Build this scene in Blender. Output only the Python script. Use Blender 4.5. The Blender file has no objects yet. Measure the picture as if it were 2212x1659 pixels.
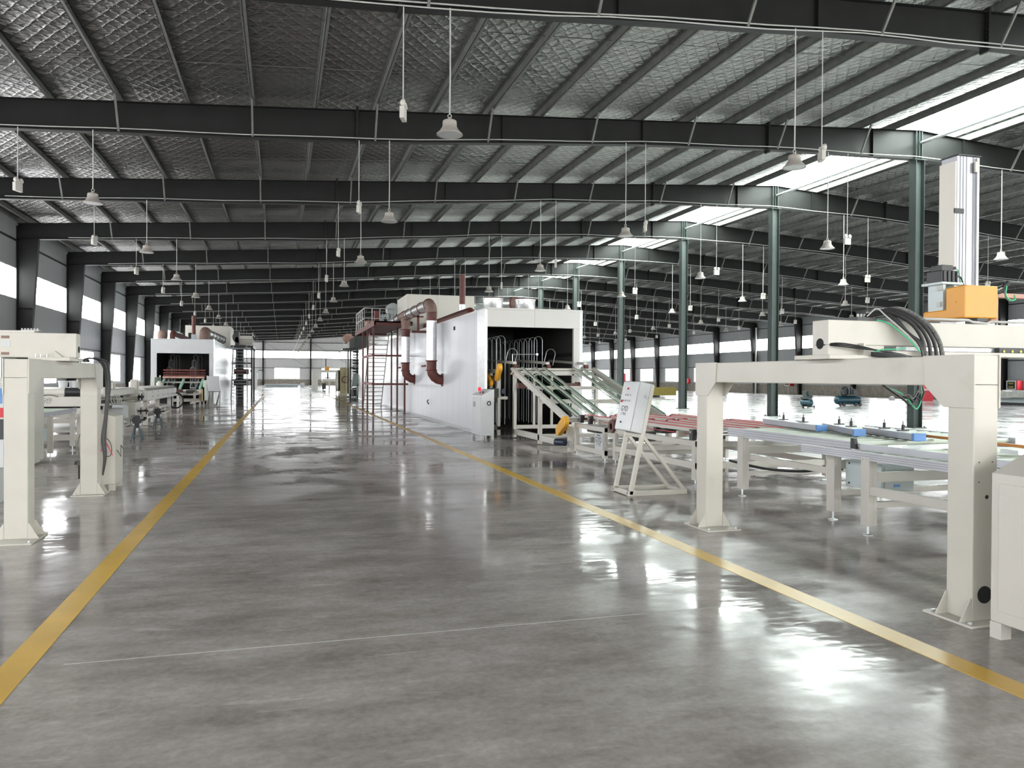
import bpy, bmesh, math, random
from mathutils import Vector, Matrix
random.seed(7)
S = bpy.context.scene
COL = S.collection

# ------------------------------------------------------------------ camera, world, exposure
FPX, PITCH, YAW, ROLL = 1687.99, 0.0084, 0.2867, 0.0058
fw = Vector((math.sin(YAW)*math.cos(PITCH), math.cos(YAW)*math.cos(PITCH), -math.sin(PITCH)))
r0 = Vector((math.cos(YAW), -math.sin(YAW), 0)); u0 = r0.cross(fw)
rr = math.cos(ROLL)*r0 + math.sin(ROLL)*u0; uu = -math.sin(ROLL)*r0 + math.cos(ROLL)*u0
CAMPOS = Vector((0, 0, 1.6))
cd = bpy.data.cameras.new('camera'); cam = bpy.data.objects.new('camera', cd); COL.objects.link(cam)
cd.sensor_width = 36; cd.lens = 36*FPX/2212; cd.clip_start = 0.05; cd.clip_end = 500
cam.matrix_world = Matrix(((rr.x, uu.x, -fw.x, 0), (rr.y, uu.y, -fw.y, 0), (rr.z, uu.z, -fw.z, 1.6), (0, 0, 0, 1)))
S.camera = cam

W = bpy.data.worlds.new('overcast_sky'); S.world = W; W.use_nodes = True
W.node_tree.nodes['Background'].inputs[0].default_value = (0.93, 0.97, 1.0, 1)
W.node_tree.nodes['Background'].inputs[1].default_value = 3.0
S.view_settings.view_transform = 'Standard'; S.view_settings.look = 'None'
S.view_settings.gamma = 1.0; S.view_settings.use_curve_mapping = False
S.view_settings.exposure = 2.08
S.cycles.max_bounces = 7; S.cycles.diffuse_bounces = 4; S.cycles.glossy_bounces = 4
S.cycles.transmission_bounces = 2; S.cycles.caustics_reflective = False; S.cycles.caustics_refractive = False
S.cycles.sample_clamp_indirect = 6.0

WIN_E, ROOFLIGHT_E, BACK_E = 3.4, 7.0, 6.5     # daylight coming through panes

# ------------------------------------------------------------------ materials
def nt(name):
    m = bpy.data.materials.new(name); m.use_nodes = True
    t = m.node_tree; return m, t, t.nodes['Principled BSDF']

def mat(name, col, rough=0.5, metal=0.0, var=0.08, scale=3.0, spec=0.5, bump=0.0, bscale=40.0, dirt=None, dscale=1.5):
    m, t, b = nt(name)
    b.inputs['Roughness'].default_value = rough; b.inputs['Metallic'].default_value = metal
    b.inputs['Specular IOR Level'].default_value = spec
    tc = t.nodes.new('ShaderNodeTexCoord')
    n = t.nodes.new('ShaderNodeTexNoise'); n.inputs['Scale'].default_value = scale; n.inputs['Detail'].default_value = 5
    t.links.new(tc.outputs['Object'], n.inputs['Vector'])
    cr = t.nodes.new('ShaderNodeValToRGB')
    cr.color_ramp.elements[0].position = 0.3; cr.color_ramp.elements[1].position = 0.7
    cr.color_ramp.elements[0].color = tuple(c*(1-var) for c in col) + (1,)
    cr.color_ramp.elements[1].color = tuple(min(1, c*(1+var)) for c in col) + (1,)
    t.links.new(n.outputs['Fac'], cr.inputs['Fac'])
    out = cr.outputs['Color']
    if dirt:
        n2 = t.nodes.new('ShaderNodeTexNoise'); n2.inputs['Scale'].default_value = dscale; n2.inputs['Detail'].default_value = 8
        t.links.new(tc.outputs['Object'], n2.inputs['Vector'])
        c2 = t.nodes.new('ShaderNodeValToRGB'); c2.color_ramp.elements[0].position = 0.62; c2.color_ramp.elements[1].position = 0.78
        c2.color_ramp.elements[0].color = (0, 0, 0, 1); c2.color_ramp.elements[1].color = (0.6, 0.6, 0.6, 1)
        t.links.new(n2.outputs['Fac'], c2.inputs['Fac'])
        mx = t.nodes.new('ShaderNodeMixRGB'); mx.inputs['Color2'].default_value = dirt + (1,)
        t.links.new(c2.outputs['Color'], mx.inputs['Fac']); t.links.new(out, mx.inputs['Color1']); out = mx.outputs['Color']
    t.links.new(out, b.inputs['Base Color'])
    if bump:
        nb = t.nodes.new('ShaderNodeTexNoise'); nb.inputs['Scale'].default_value = bscale; nb.inputs['Detail'].default_value = 3
        t.links.new(tc.outputs['Object'], nb.inputs['Vector'])
        bp = t.nodes.new('ShaderNodeBump'); bp.inputs['Strength'].default_value = bump; bp.inputs['Distance'].default_value = 0.01
        t.links.new(nb.outputs['Fac'], bp.inputs['Height']); t.links.new(bp.outputs['Normal'], b.inputs['Normal'])
    return m

def emis(name, col, e):
    m = bpy.data.materials.new(name); m.use_nodes = True; t = m.node_tree
    for n in list(t.nodes): t.nodes.remove(n)
    o = t.nodes.new('ShaderNodeOutputMaterial'); em = t.nodes.new('ShaderNodeEmission')
    em.inputs[0].default_value = col + (1,); em.inputs[1].default_value = e
    t.links.new(em.outputs[0], o.inputs[0]); return m

def math_node(t, op, a, b=None):
    n = t.nodes.new('ShaderNodeMath'); n.operation = op
    for i, v in enumerate((a, b)):
        if v is None: continue
        if isinstance(v, (int, float)): n.inputs[i].default_value = v
        else: t.links.new(v, n.inputs[i])
    return n.outputs[0]

def noise(t, vec, scale, detail=6, rough=0.55):
    n = t.nodes.new('ShaderNodeTexNoise'); n.inputs['Scale'].default_value = scale
    n.inputs['Detail'].default_value = detail; n.inputs['Roughness'].default_value = rough
    t.links.new(vec, n.inputs['Vector']); return n.outputs['Fac']

def mapping(t, vec, scale, rot=(0, 0, 0)):
    n = t.nodes.new('ShaderNodeMapping'); n.inputs['Scale'].default_value = scale; n.inputs['Rotation'].default_value = rot
    t.links.new(vec, n.inputs['Vector']); return n.outputs['Vector']

def ramp(t, fac, stops):
    cr = t.nodes.new('ShaderNodeValToRGB'); e = cr.color_ramp.elements
    e[0].position, e[0].color = stops[0][0], stops[0][1] + (1,)
    e[1].position, e[1].color = stops[-1][0], stops[-1][1] + (1,)
    for p, c in stops[1:-1]:
        x = e.new(p); x.color = c + (1,)
    t.links.new(fac, cr.inputs['Fac']); return cr.outputs['Color']

def mixc(t, fac, a, b, mode='MIX'):
    n = t.nodes.new('ShaderNodeMixRGB'); n.blend_type = mode
    for i, v in ((0, fac), (1, a), (2, b)):
        if isinstance(v, (int, float)): n.inputs[i].default_value = v
        elif isinstance(v, tuple): n.inputs[i].default_value = v + (1,)
        else: t.links.new(v, n.inputs[i])
    return n.outputs[0]

def floor_mat(name, dark, mid, light, rough, wave):
    m, t, b = nt(name)
    tc = t.nodes.new('ShaderNodeTexCoord'); v = tc.outputs['Object']
    big = noise(t, v, 0.35, 5); med = noise(t, mapping(t, v, (1.0, 2.2, 1)), 1.3, 9, 0.62)
    fine = noise(t, v, 26, 6, 0.7); streak = noise(t, mapping(t, v, (0.9, 5.0, 1), (0, 0, 0.25)), 2.2, 6, 0.6)
    s = math_node(t, 'ADD', math_node(t, 'MULTIPLY', big, 0.35), math_node(t, 'MULTIPLY', med, 0.65))
    base = ramp(t, s, [(0.36, dark), (0.5, mid), (0.64, light)])
    base = mixc(t, 0.7, base, ramp(t, fine, [(0.3, (0.66,)*3), (0.7, (1.0,)*3)]), 'MULTIPLY')
    spk = noise(t, mapping(t, v, (1, 1.4, 1)), 7.0, 8, 0.7)
    base = mixc(t, 0.5, base, ramp(t, spk, [(0.35, (0.74, 0.73, 0.72)), (0.65, (1.06, 1.06, 1.06))]), 'MULTIPLY')
    scr = ramp(t, streak, [(0.62, (0, 0, 0)), (0.74, (0.5, 0.5, 0.5))])
    base = mixc(t, scr, base, tuple(min(1, c*1.25) for c in light))
    t.links.new(base, b.inputs['Base Color'])
    worn = noise(t, v, 0.75, 5, 0.6)
    rg = ramp(t, worn, [(0.40, (rough*3.2,)*3), (0.50, (rough*1.9,)*3), (0.56, (rough*0.9,)*3)])
    t.links.new(rg, b.inputs['Roughness'])
    b.inputs['Specular IOR Level'].default_value = 0.15
    w = noise(t, mapping(t, v, (0.8, 1.6, 1)), 0.9, 2, 0.4)
    w2 = noise(t, mapping(t, v, (1.0, 2.0, 1)), 5.0, 2, 0.4)
    hgt = math_node(t, 'ADD', math_node(t, 'MULTIPLY', w, 1.0), math_node(t, 'MULTIPLY', w2, 0.22))
    bp = t.nodes.new('ShaderNodeBump'); bp.inputs['Strength'].default_value = wave; bp.inputs['Distance'].default_value = 0.02
    t.links.new(hgt, bp.inputs['Height']); t.links.new(bp.outputs['Normal'], b.inputs['Normal'])
    return m

def foil_mat():
    m, t, b = nt('insulation_foil')
    tc = t.nodes.new('ShaderNodeTexCoord'); v = tc.outputs['Object']
    sp = t.nodes.new('ShaderNodeSeparateXYZ'); t.links.new(v, sp.inputs[0])
    x, y = sp.outputs[0], sp.outputs[1]
    jit = math_node(t, 'MULTIPLY', noise(t, v, 3.0, 2), 0.10)
    def diag(sgn):
        a = math_node(t, 'ADD', math_node(t, 'MULTIPLY', x, 1.0), math_node(t, 'MULTIPLY', y, sgn*0.72))
        a = math_node(t, 'ADD', a, jit)
        f = math_node(t, 'FRACT', math_node(t, 'MULTIPLY', a, 3.2))
        return math_node(t, 'ABSOLUTE', math_node(t, 'SUBTRACT', f, 0.5))          # 0.5 on the wire, 0 between
    d1, d2 = diag(1), diag(-1)
    dm = math_node(t, 'MAXIMUM', d1, d2)
    wire = math_node(t, 'GREATER_THAN', dm, 0.488)
    wr = noise(t, mapping(t, v, (0.55, 1.9, 1)), 2.6, 4, 0.6)                        # sagging folds
    wr2 = noise(t, mapping(t, v, (1.2, 3.0, 1)), 7.0, 3, 0.6)
    h = math_node(t, 'ADD', math_node(t, 'MULTIPLY', wr, 1.05), math_node(t, 'MULTIPLY', wr2, 0.30))
    h = math_node(t, 'ADD', h, math_node(t, 'MULTIPLY', math_node(t, 'POWER', math_node(t, 'MULTIPLY', dm, 2.0), 3.0), 0.26))
    bp = t.nodes.new('ShaderNodeBump'); bp.inputs['Strength'].default_value = 0.75; bp.inputs['Distance'].default_value = 0.10
    t.links.new(h, bp.inputs['Height']); t.links.new(bp.outputs['Normal'], b.inputs['Normal'])
    col = mixc(t, wr2, (0.27, 0.27, 0.265), (0.48, 0.48, 0.47))
    col = mixc(t, wire, col, (0.10, 0.10, 0.10))
    t.links.new(col, b.inputs['Base Color'])
    b.inputs['Metallic'].default_value = 0.95; b.inputs['Roughness'].default_value = 0.22
    return m

def panel_mat(name, col, rough, pitch, axis, spec=0.5):
    """flat sandwich-panel sheet with narrow joints every `pitch` metres along axis (0 x, 1 y)"""
    m, t, b = nt(name)
    tc = t.nodes.new('ShaderNodeTexCoord'); v = tc.outputs['Object']
    sp = t.nodes.new('ShaderNodeSeparateXYZ'); t.links.new(v, sp.inputs[0])
    f = math_node(t, 'FRACT', math_node(t, 'MULTIPLY', sp.outputs[axis], 1/pitch))
    d = math_node(t, 'ABSOLUTE', math_node(t, 'SUBTRACT', f, 0.5))
    line = math_node(t, 'GREATER_THAN', d, 0.5-0.006/pitch)
    n = noise(t, v, 0.8, 4)
    c = mixc(t, n, tuple(x*0.95 for x in col), tuple(min(1, x*1.05) for x in col))
    c = mixc(t, line, c, tuple(x*0.55 for x in col))
    t.links.new(c, b.inputs['Base Color']); b.inputs['Roughness'].default_value = rough
    b.inputs['Specular IOR Level'].default_value = spec
    rib = math_node(t, 'SINE', math_node(t, 'MULTIPLY', sp.outputs[axis], 2*math.pi/(pitch/8)))
    hh = math_node(t, 'ADD', math_node(t, 'MULTIPLY', rib, 0.15), math_node(t, 'MULTIPLY', n, 0.6))
    bp = t.nodes.new('ShaderNodeBump'); bp.inputs['Strength'].default_value = 0.25; bp.inputs['Distance'].default_value = 0.01
    t.links.new(hh, bp.inputs['Height']); t.links.new(bp.outputs['Normal'], b.inputs['Normal'])
    return m

def perforated_mat(name, col):
    """yellow guard plate punched with a grid of round holes"""
    m, t, b = nt(name)
    tc = t.nodes.new('ShaderNodeTexCoord'); sp = t.nodes.new('ShaderNodeSeparateXYZ'); t.links.new(tc.outputs['Object'], sp.inputs[0])
    def cell(o): return math_node(t, 'SUBTRACT', math_node(t, 'FRACT', math_node(t, 'MULTIPLY', o, 38.0)), 0.5)
    a, c = cell(sp.outputs[1]), cell(sp.outputs[2])
    d = math_node(t, 'SQRT', math_node(t, 'ADD', math_node(t, 'MULTIPLY', a, a), math_node(t, 'MULTIPLY', c, c)))
    hole = math_node(t, 'LESS_THAN', d, 0.26)
    t.links.new(mixc(t, hole, col, (0.10, 0.05, 0.01)), b.inputs['Base Color']); b.inputs['Roughness'].default_value = 0.45
    return m

M = dict(
    cream=mat('cream_paint', (0.505, 0.483, 0.43), 0.42, var=0.04, dirt=(0.40, 0.37, 0.31), dscale=2.4),
    creamclean=mat('clean_cream_paint', (0.53, 0.508, 0.463), 0.40, var=0.03),
    white=mat('white_enamel', (0.53, 0.54, 0.55), 0.30, var=0.03),
    offwhite=mat('off_white_plastic', (0.52, 0.50, 0.46), 0.5, var=0.04),
    greybox=mat('light_grey_enamel', (0.48, 0.495, 0.505), 0.4, var=0.03),
    bluegrey=mat('pale_blue_grey_enamel', (0.46, 0.52, 0.53), 0.4, var=0.03),
    steel=mat('shaded_grey_green_paint', (0.0105, 0.0112, 0.0105), 0.5, var=0.15, scale=2.0, spec=0.2),  # grey-green paint darkened, the shade under the roof is in its colour
    colsteel=mat('lit_grey_green_paint', (0.040, 0.052, 0.049), 0.45, var=0.12, scale=2.0, spec=0.4),  # lighter copy of that paint, skylight on the ridge columns put into its colour
    standgrey=mat('blue_grey_stand_paint', (0.10, 0.125, 0.14), 0.45, var=0.15),
    groove=mat('profile_groove_shade', (0.22, 0.225, 0.25), 0.45, metal=0.4, var=0.05),
    lime=mat('yellow_green_pin', (0.45, 0.44, 0.06), 0.5, var=0.05),
    purlin=mat('galvanised_purlin', (0.135, 0.138, 0.128), 0.55, metal=0.2, var=0.2, scale=4),
    galv=mat('galvanised_metal', (0.55, 0.57, 0.58), 0.35, metal=0.8, var=0.08),
    alu=mat('aluminium_profile', (0.44, 0.445, 0.48), 0.38, metal=0.6, var=0.04),
    clad=mat('aluminium_cladding', (0.72, 0.72, 0.72), 0.30, metal=0.85, var=0.12, scale=9, bump=0.25, bscale=14),
    rust=mat('red_oxide_primer', (0.115, 0.030, 0.024), 0.55, var=0.25, scale=5),
    rustbright=mat('bright_oxide_primer', (0.17, 0.035, 0.035), 0.5, var=0.2, scale=5),
    rustdust=mat('dusty_oxide_primer', (0.21, 0.135, 0.11), 0.65, var=0.2, scale=4),
    brownwheel=mat('brown_rubber_wheel', (0.10, 0.035, 0.028), 0.5, var=0.2),
    black=mat('black_rubber', (0.012, 0.012, 0.013), 0.45, var=0.2),
    blackmetal=mat('black_metal', (0.02, 0.021, 0.022), 0.4, metal=0.2, var=0.2),
    dark=mat('dark_cavity', (0.006, 0.006, 0.006), 0.8, var=0.3),
    darklining=mat('dark_oven_lining', (0.035, 0.035, 0.033), 0.6, var=0.3, scale=1.2),  # plain dark colour for the oven interiors
    orange=mat('orange_paint', (0.62, 0.27, 0.018), 0.38, var=0.04),
    yellow=mat('yellow_plastic', (0.80, 0.40, 0.03), 0.4, var=0.05),
    guard=perforated_mat('perforated_yellow_plate', (0.80, 0.40, 0.03)),
    lane=mat('yellow_lane_paint', (0.60, 0.36, 0.028), 0.28, var=0.14, scale=1.6, dirt=(0.66, 0.50, 0.22), dscale=1.2),
    red=mat('red_paint', (0.55, 0.015, 0.03), 0.4, var=0.08),
    redbelt=mat('red_belt', (0.50, 0.02, 0.04), 0.5, var=0.1),
    green=mat('green_belt', (0.035, 0.16, 0.09), 0.5, var=0.1),
    palegreen=mat('pale_green_enamel', (0.50, 0.56, 0.48), 0.4, var=0.06),
    mint=mat('mint_green_paint', (0.30, 0.52, 0.42), 0.45, var=0.06),
    greenwire=mat('green_cable', (0.05, 0.42, 0.20), 0.45, var=0.1),
    greycable=mat('braided_grey_cable', (0.10, 0.10, 0.095), 0.55, var=0.5, scale=60),
    pink=mat('pink_hose', (0.75, 0.10, 0.16), 0.4, var=0.05),
    blue=mat('blue_end_block', (0.12, 0.28, 0.62), 0.4, var=0.06),
    navy=mat('navy_motor_paint', (0.012, 0.02, 0.05), 0.4, var=0.1),
    teal=mat('teal_tank_paint', (0.006, 0.042, 0.062), 0.35, var=0.1),
    wall=panel_mat('grey_wall_sheet', (0.31, 0.32, 0.325), 0.5, 0.9, 1),
    wallend=panel_mat('light_wall_sheet', (0.50, 0.49, 0.49), 0.5, 0.9, 0),
    brick=mat('brown_rendered_dado', (0.22, 0.195, 0.165), 0.75, var=0.2, scale=2.5, bump=0.4, bscale=20),
    oven=panel_mat('white_oven_panel', (0.60, 0.61, 0.64), 0.24, 0.95, 1, 0.5),
    ovenfront=panel_mat('cream_white_oven_front', (0.52, 0.505, 0.485), 0.35, 40.0, 0),
    ovenbox=panel_mat('beige_house_panel', (0.62, 0.59, 0.53), 0.45, 40.0, 0),
    frame=mat('window_frame', (0.30, 0.30, 0.31), 0.5, var=0.1),
    conduit=mat('white_conduit', (0.42, 0.42, 0.405), 0.4, var=0.05),
    lampwhite=mat('lamp_shade_grey', (0.33, 0.305, 0.275), 0.45, var=0.05),
    lampin=mat('frosted_lamp_cover', (0.50, 0.51, 0.52), 0.35, var=0.03),
    glass=mat('spot_lens', (0.75, 0.76, 0.78), 0.15, var=0.03),
    wool=mat('yellow_mineral_wool', (0.24, 0.19, 0.045), 0.9, var=0.2, scale=12, bump=0.5, bscale=60),
    cardboard=mat('pinkish_packaging', (0.55, 0.33, 0.27), 0.8, var=0.2),
    olive=mat('olive_machine_paint', (0.34, 0.29, 0.18), 0.5, var=0.15, scale=2, dirt=(0.16, 0.11, 0.06)),
    amber=mat('orange_wood_board', (0.62, 0.24, 0.05), 0.45, var=0.12),
    film=mat('clear_wrapping_film', (0.62, 0.61, 0.58), 0.2, var=0.15, scale=4, bump=0.6, bscale=9),
    darkgreen=mat('dark_green_machine', (0.02, 0.03, 0.028), 0.4, var=0.2),
    ink=mat('black_ink', (0.03, 0.03, 0.035), 0.6, var=0.05),
    floor=floor_mat('polished_concrete', (0.265, 0.232, 0.216), (0.385, 0.350, 0.332), (0.50, 0.465, 0.447), 0.075, 0.30),
    floorR=floor_mat('pale_right_floor', (0.38, 0.38, 0.375), (0.44, 0.44, 0.435), (0.50, 0.50, 0.495), 0.13, 0.12),  # right-hand floor, paler than the concrete of the lane
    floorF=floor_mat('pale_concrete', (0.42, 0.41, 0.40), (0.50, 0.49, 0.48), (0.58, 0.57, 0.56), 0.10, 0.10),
    foil=foil_mat(),
    pane=emis('daylit_window_pane', (0.97, 0.99, 1.0), WIN_E),
    paneback=emis('daylit_back_pane', (1.0, 0.99, 0.97), BACK_E),
    rooflight=emis('translucent_rooflight', (0.90, 1.0, 0.95), ROOFLIGHT_E),
    beacon=emis('red_beacon_glow', (1.0, 0.06, 0.09), 0.30),
)

# ------------------------------------------------------------------ mesh helpers
class MB:
    def __init__(s): s.v = []; s.f = []; s.sm = []
    def add(s, vs, fs, smooth=False):
        o = len(s.v); s.v += [tuple(p) for p in vs]
        for f in fs: s.f.append([i+o for i in f]); s.sm.append(smooth)
        return s
    def box(s, x0, x1, y0, y1, z0, z1):
        x0, x1 = min(x0, x1), max(x0, x1); y0, y1 = min(y0, y1), max(y0, y1); z0, z1 = min(z0, z1), max(z0, z1)
        s.add([(x0,y0,z0),(x1,y0,z0),(x1,y1,z0),(x0,y1,z0),(x0,y0,z1),(x1,y0,z1),(x1,y1,z1),(x0,y1,z1)],
              [(0,3,2,1),(4,5,6,7),(0,1,5,4),(1,2,6,5),(2,3,7,6),(3,0,4,7)]); return s
    def bar(s, p, q, w, h=None, up=(0, 0, 1)):
        h = h or w; p, q = Vector(p), Vector(q); d = (q-p).normalized(); up = Vector(up)
        if abs(d.dot(up)) > 0.98: up = Vector((0, 1, 0))
        a = d.cross(up).normalized(); b = a.cross(d).normalized()
        vs = [c + a*w/2*i + b*h/2*j for c in (p, q) for i, j in ((-1,-1),(1,-1),(1,1),(-1,1))]
        s.add(vs, [(0,1,2,3),(7,6,5,4),(0,4,5,1),(1,5,6,2),(2,6,7,3),(3,7,4,0)]); return s
    def tube(s, pts, r, n=10, cap=True):
        pts = [Vector(p) for p in pts]; rings = []; prev = None
        for i, p in enumerate(pts):
            if i == 0: d = pts[1]-p
            elif i == len(pts)-1: d = p-pts[i-1]
            else: d = (pts[i+1]-p).normalized() + (p-pts[i-1]).normalized()
            d.normalize()
            if prev is None:
                u = Vector((0,0,1)) if abs(d.z) < 0.95 else Vector((1,0,0))
                a = d.cross(u).normalized()
            else:
                a = (prev - d*prev.dot(d)).normalized()
            prev = a; b = d.cross(a)
            k = r[i] if isinstance(r, (list, tuple)) else r
            rings.append([p + (a*math.cos(2*math.pi*j/n) + b*math.sin(2*math.pi*j/n))*k for j in range(n)])
        vs = [v for R in rings for v in R]; fs = []
        for i in range(len(pts)-1):
            for j in range(n): fs.append((i*n+j, i*n+(j+1)%n, (i+1)*n+(j+1)%n, (i+1)*n+j))
        s.add(vs, fs, True)
        if cap:
            s.add(rings[0], [tuple(range(n-1, -1, -1))]); s.add(rings[-1], [tuple(range(n))])
        return s
    def cyl(s, p, q, r, n=20): return s.tube([p, q], r, n)
    def lathe(s, base, prof, axis=(0,0,1), n=24):
        base = Vector(base); d = Vector(axis).normalized(); u = Vector((1,0,0)) if abs(d.x) < 0.9 else Vector((0,1,0))
        a = d.cross(u).normalized(); b = d.cross(a); vs = []; fs = []
        for rad, h in prof:
            for j in range(n): vs.append(base + d*h + (a*math.cos(2*math.pi*j/n) + b*math.sin(2*math.pi*j/n))*max(rad, 1e-4))
        for i in range(len(prof)-1):
            for j in range(n): fs.append((i*n+j, i*n+(j+1)%n, (i+1)*n+(j+1)%n, (i+1)*n+j))
        s.add(vs, fs, True); return s
    def prism(s, poly, axis, lo, hi):
        """poly = 2-D outline in the plane normal to axis: 'x' -> (y,z), 'y' -> (x,z), 'z' -> (x,y)"""
        mk = {'x': lambda a, b, c: (c, a, b), 'y': lambda a, b, c: (a, c, b), 'z': lambda a, b, c: (a, b, c)}[axis]
        n = len(poly)
        s.add([mk(a, b, lo) for a, b in poly] + [mk(a, b, hi) for a, b in poly],
              [tuple(range(n)), tuple(range(2*n-1, n-1, -1))] + [(i, i+n, (i+1) % n + n, (i+1) % n) for i in range(n)]); return s
    def disc(s, c, axis, r, th=0.004, n=16):
        c = Vector(c); a = Vector(axis).normalized(); return s.cyl(c-a*th/2, c+a*th/2, r, n)
    def torus(s, c, axis, R, r, n=24, m=8, a0=0, a1=2*math.pi):
        c = Vector(c); d = Vector(axis).normalized(); u = Vector((0,0,1)) if abs(d.z) < 0.9 else Vector((1,0,0))
        a = d.cross(u).normalized(); b = d.cross(a)
        full = abs(a1-a0-2*math.pi) < 1e-6
        pts = [c + a*math.cos(a0+(a1-a0)*i/n)*R + b*math.sin(a0+(a1-a0)*i/n)*R for i in range(n+1)]
        return s.tube(pts, r, m, cap=not full)
    def build(s, name, m, parent=None, bevel=0.0, seg=2):
        me = bpy.data.meshes.new(name)
        off = Vector((0, 0, 0))
        if parent is not None:
            p = parent
            while p is not None: off += p.location; p = p.parent
            vs = [Vector(v)-off for v in s.v]; loc = None
        else:
            lo = [min(v[i] for v in s.v) for i in range(3)]; hi = [max(v[i] for v in s.v) for i in range(3)]
            loc = Vector(((lo[0]+hi[0])/2, (lo[1]+hi[1])/2, lo[2])); vs = [Vector(v)-loc for v in s.v]
        me.from_pydata(vs, [], s.f); me.update()
        bm = bmesh.new(); bm.from_mesh(me); bmesh.ops.recalc_face_normals(bm, faces=bm.faces); bm.to_mesh(me); bm.free()
        if any(s.sm):
            me.polygons.foreach_set('use_smooth', s.sm); me.set_sharp_from_angle(angle=math.radians(40))
        me.materials.append(M[m])
        o = bpy.data.objects.new(name, me); COL.objects.link(o)
        if parent is not None: o.parent = parent
        else: o.location = loc
        if bevel:
            b = o.modifiers.new('edge', 'BEVEL'); b.width = bevel; b.segments = seg; b.limit_method = 'ANGLE'
        return o

def box(name, m, parent, *d, bevel=0.0): return MB().box(*d).build(name, m, parent, bevel)
def tube(name, m, parent, pts, r, n=8): return MB().tube(pts, r, n).build(name, m, parent)
def arc(p, q, lift, n=10, dirv=(0, 0, 1)):
    p, q, dv = Vector(p), Vector(q), Vector(dirv)
    return [p.lerp(q, i/n) + dv*lift*4*(i/n)*(1-i/n) for i in range(n+1)]
def smooth_path(pts, k=6):
    P = [Vector(p) for p in pts]; P = [P[0]*2-P[1]] + P + [P[-1]*2-P[-2]]; out = []
    for i in range(1, len(P)-2):
        for j in range(k):
            t = j/k; a, b, c, d = P[i-1], P[i], P[i+1], P[i+2]
            out.append(0.5*((2*b) + (c-a)*t + (2*a-5*b+4*c-d)*t*t + (3*b-a-3*c+d)*t**3))
    out.append(P[-2]); return out

def tag(o, label, cat, group=None, kind=None):
    o['label'] = label; o['category'] = cat
    if group: o['group'] = group
    if kind: o['kind'] = kind
    return o
def thing(name, label, cat, loc, group=None):
    o = bpy.data.objects.new(name, None); COL.objects.link(o); o.location = loc; o.empty_display_size = 0.2
    return tag(o, label, cat, group)
def struct(name, m, mb, bevel=0.0):
    o = mb.build(name, m, None, bevel); o['kind'] = 'structure'; return o
def dup(root, loc, label, group=None):
    def cp(o, par):
        c = o.copy(); COL.objects.link(c)
        if par is not None: c.parent = par
        for ch in o.children: cp(ch, c)
        return c
    r = cp(root, None); r.location = loc; r['label'] = label
    if group: r['group'] = group
    return r
def lettering(txt, parent, origin, right, up, size, m='ink', name='lettering', ext=0.0008):
    cu = bpy.data.curves.new(name, 'FONT'); cu.body = txt; cu.size = size; cu.extrude = ext; cu.align_x = 'CENTER'; cu.align_y = 'CENTER'
    tmp = bpy.data.objects.new(name, cu); COL.objects.link(tmp)
    me = bpy.data.meshes.new_from_object(tmp.evaluated_get(bpy.context.evaluated_depsgraph_get()))
    bpy.data.objects.remove(tmp); me.materials.clear(); me.materials.append(M[m])
    o = bpy.data.objects.new(name, me); COL.objects.link(o)
    off = Vector((0, 0, 0)); p = parent
    while p is not None: off += p.location; p = p.parent
    R, U = Vector(right).normalized(), Vector(up).normalized(); N = R.cross(U)
    L = Vector(origin)-off
    o.parent = parent
    o.matrix_local = Matrix(((R.x, U.x, N.x, L.x), (R.y, U.y, N.y, L.y), (R.z, U.z, N.z, L.z), (0, 0, 0, 1)))
    return o
def inframe(p, mx=0, my=0):
    v = Vector(p)-CAMPOS; d = v.dot(fw)
    if d < 0.3: return False
    x = 1106+FPX*v.dot(rr)/d; y = 829.5-FPX*v.dot(uu)/d
    return -mx < x < 2212+mx and -my < y < 1659+my
ORD = ['nearest', 'second', 'third', 'fourth', 'fifth', 'sixth', 'seventh', 'eighth', 'ninth', 'tenth', 'eleventh', 'twelfth',
       'thirteenth', 'fourteenth', 'fifteenth', 'sixteenth', 'seventeenth', 'eighteenth', 'nineteenth', 'twentieth']
# ------------------------------------------------------------------ building shell
XL, XR, XC = -10.6, 51.1, 20.25
Y0, BAY, YB, YF = 21.19, 7.865, -18.1, 142.3
ZA, SL = 9.867, 0.0652
FY = lambda k: Y0 + k*BAY
rtop = lambda x: ZA - SL*abs(x-XC)
def rdep(x):
    a = abs(x-XC); P = [(0, .97), (5.75, .76), (10.25, .72), (18.35, .85), (31, .66)]
    for (a0, d0), (a1, d1) in zip(P, P[1:]):
        if a <= a1: return d0 + (d1-d0)*(a-a0)/(a1-a0)
    return P[-1][1]
rbot = lambda x: rtop(x)-rdep(x)

struct('floor', 'floor', MB().box(XL-.2, 9.3, YB-.2, 73.0, -.2, 0))
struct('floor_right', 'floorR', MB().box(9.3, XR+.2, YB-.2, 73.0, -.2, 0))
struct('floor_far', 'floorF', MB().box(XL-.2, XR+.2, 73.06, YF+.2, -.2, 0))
struct('floor_trench', 'steel', MB().box(XL-.2, XR+.2, 73.0, 73.06, -.2, -.005))
struct('floor_line_1', 'lane', MB().box(-1.47, -1.30, YB, 72.9, 0, .0025))
struct('floor_line_2', 'lane', MB().box(3.58, 3.75, YB, 72.9, 0, .0025))
struct('floor_line_3', 'white', MB().box(3.50, 3.72, 73.2, 122, 0, .0025))
struct('floor_joint_1', 'conduit', MB().box(-1.15, 3.3, 4.822, 4.828, 0, .0012))

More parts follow.
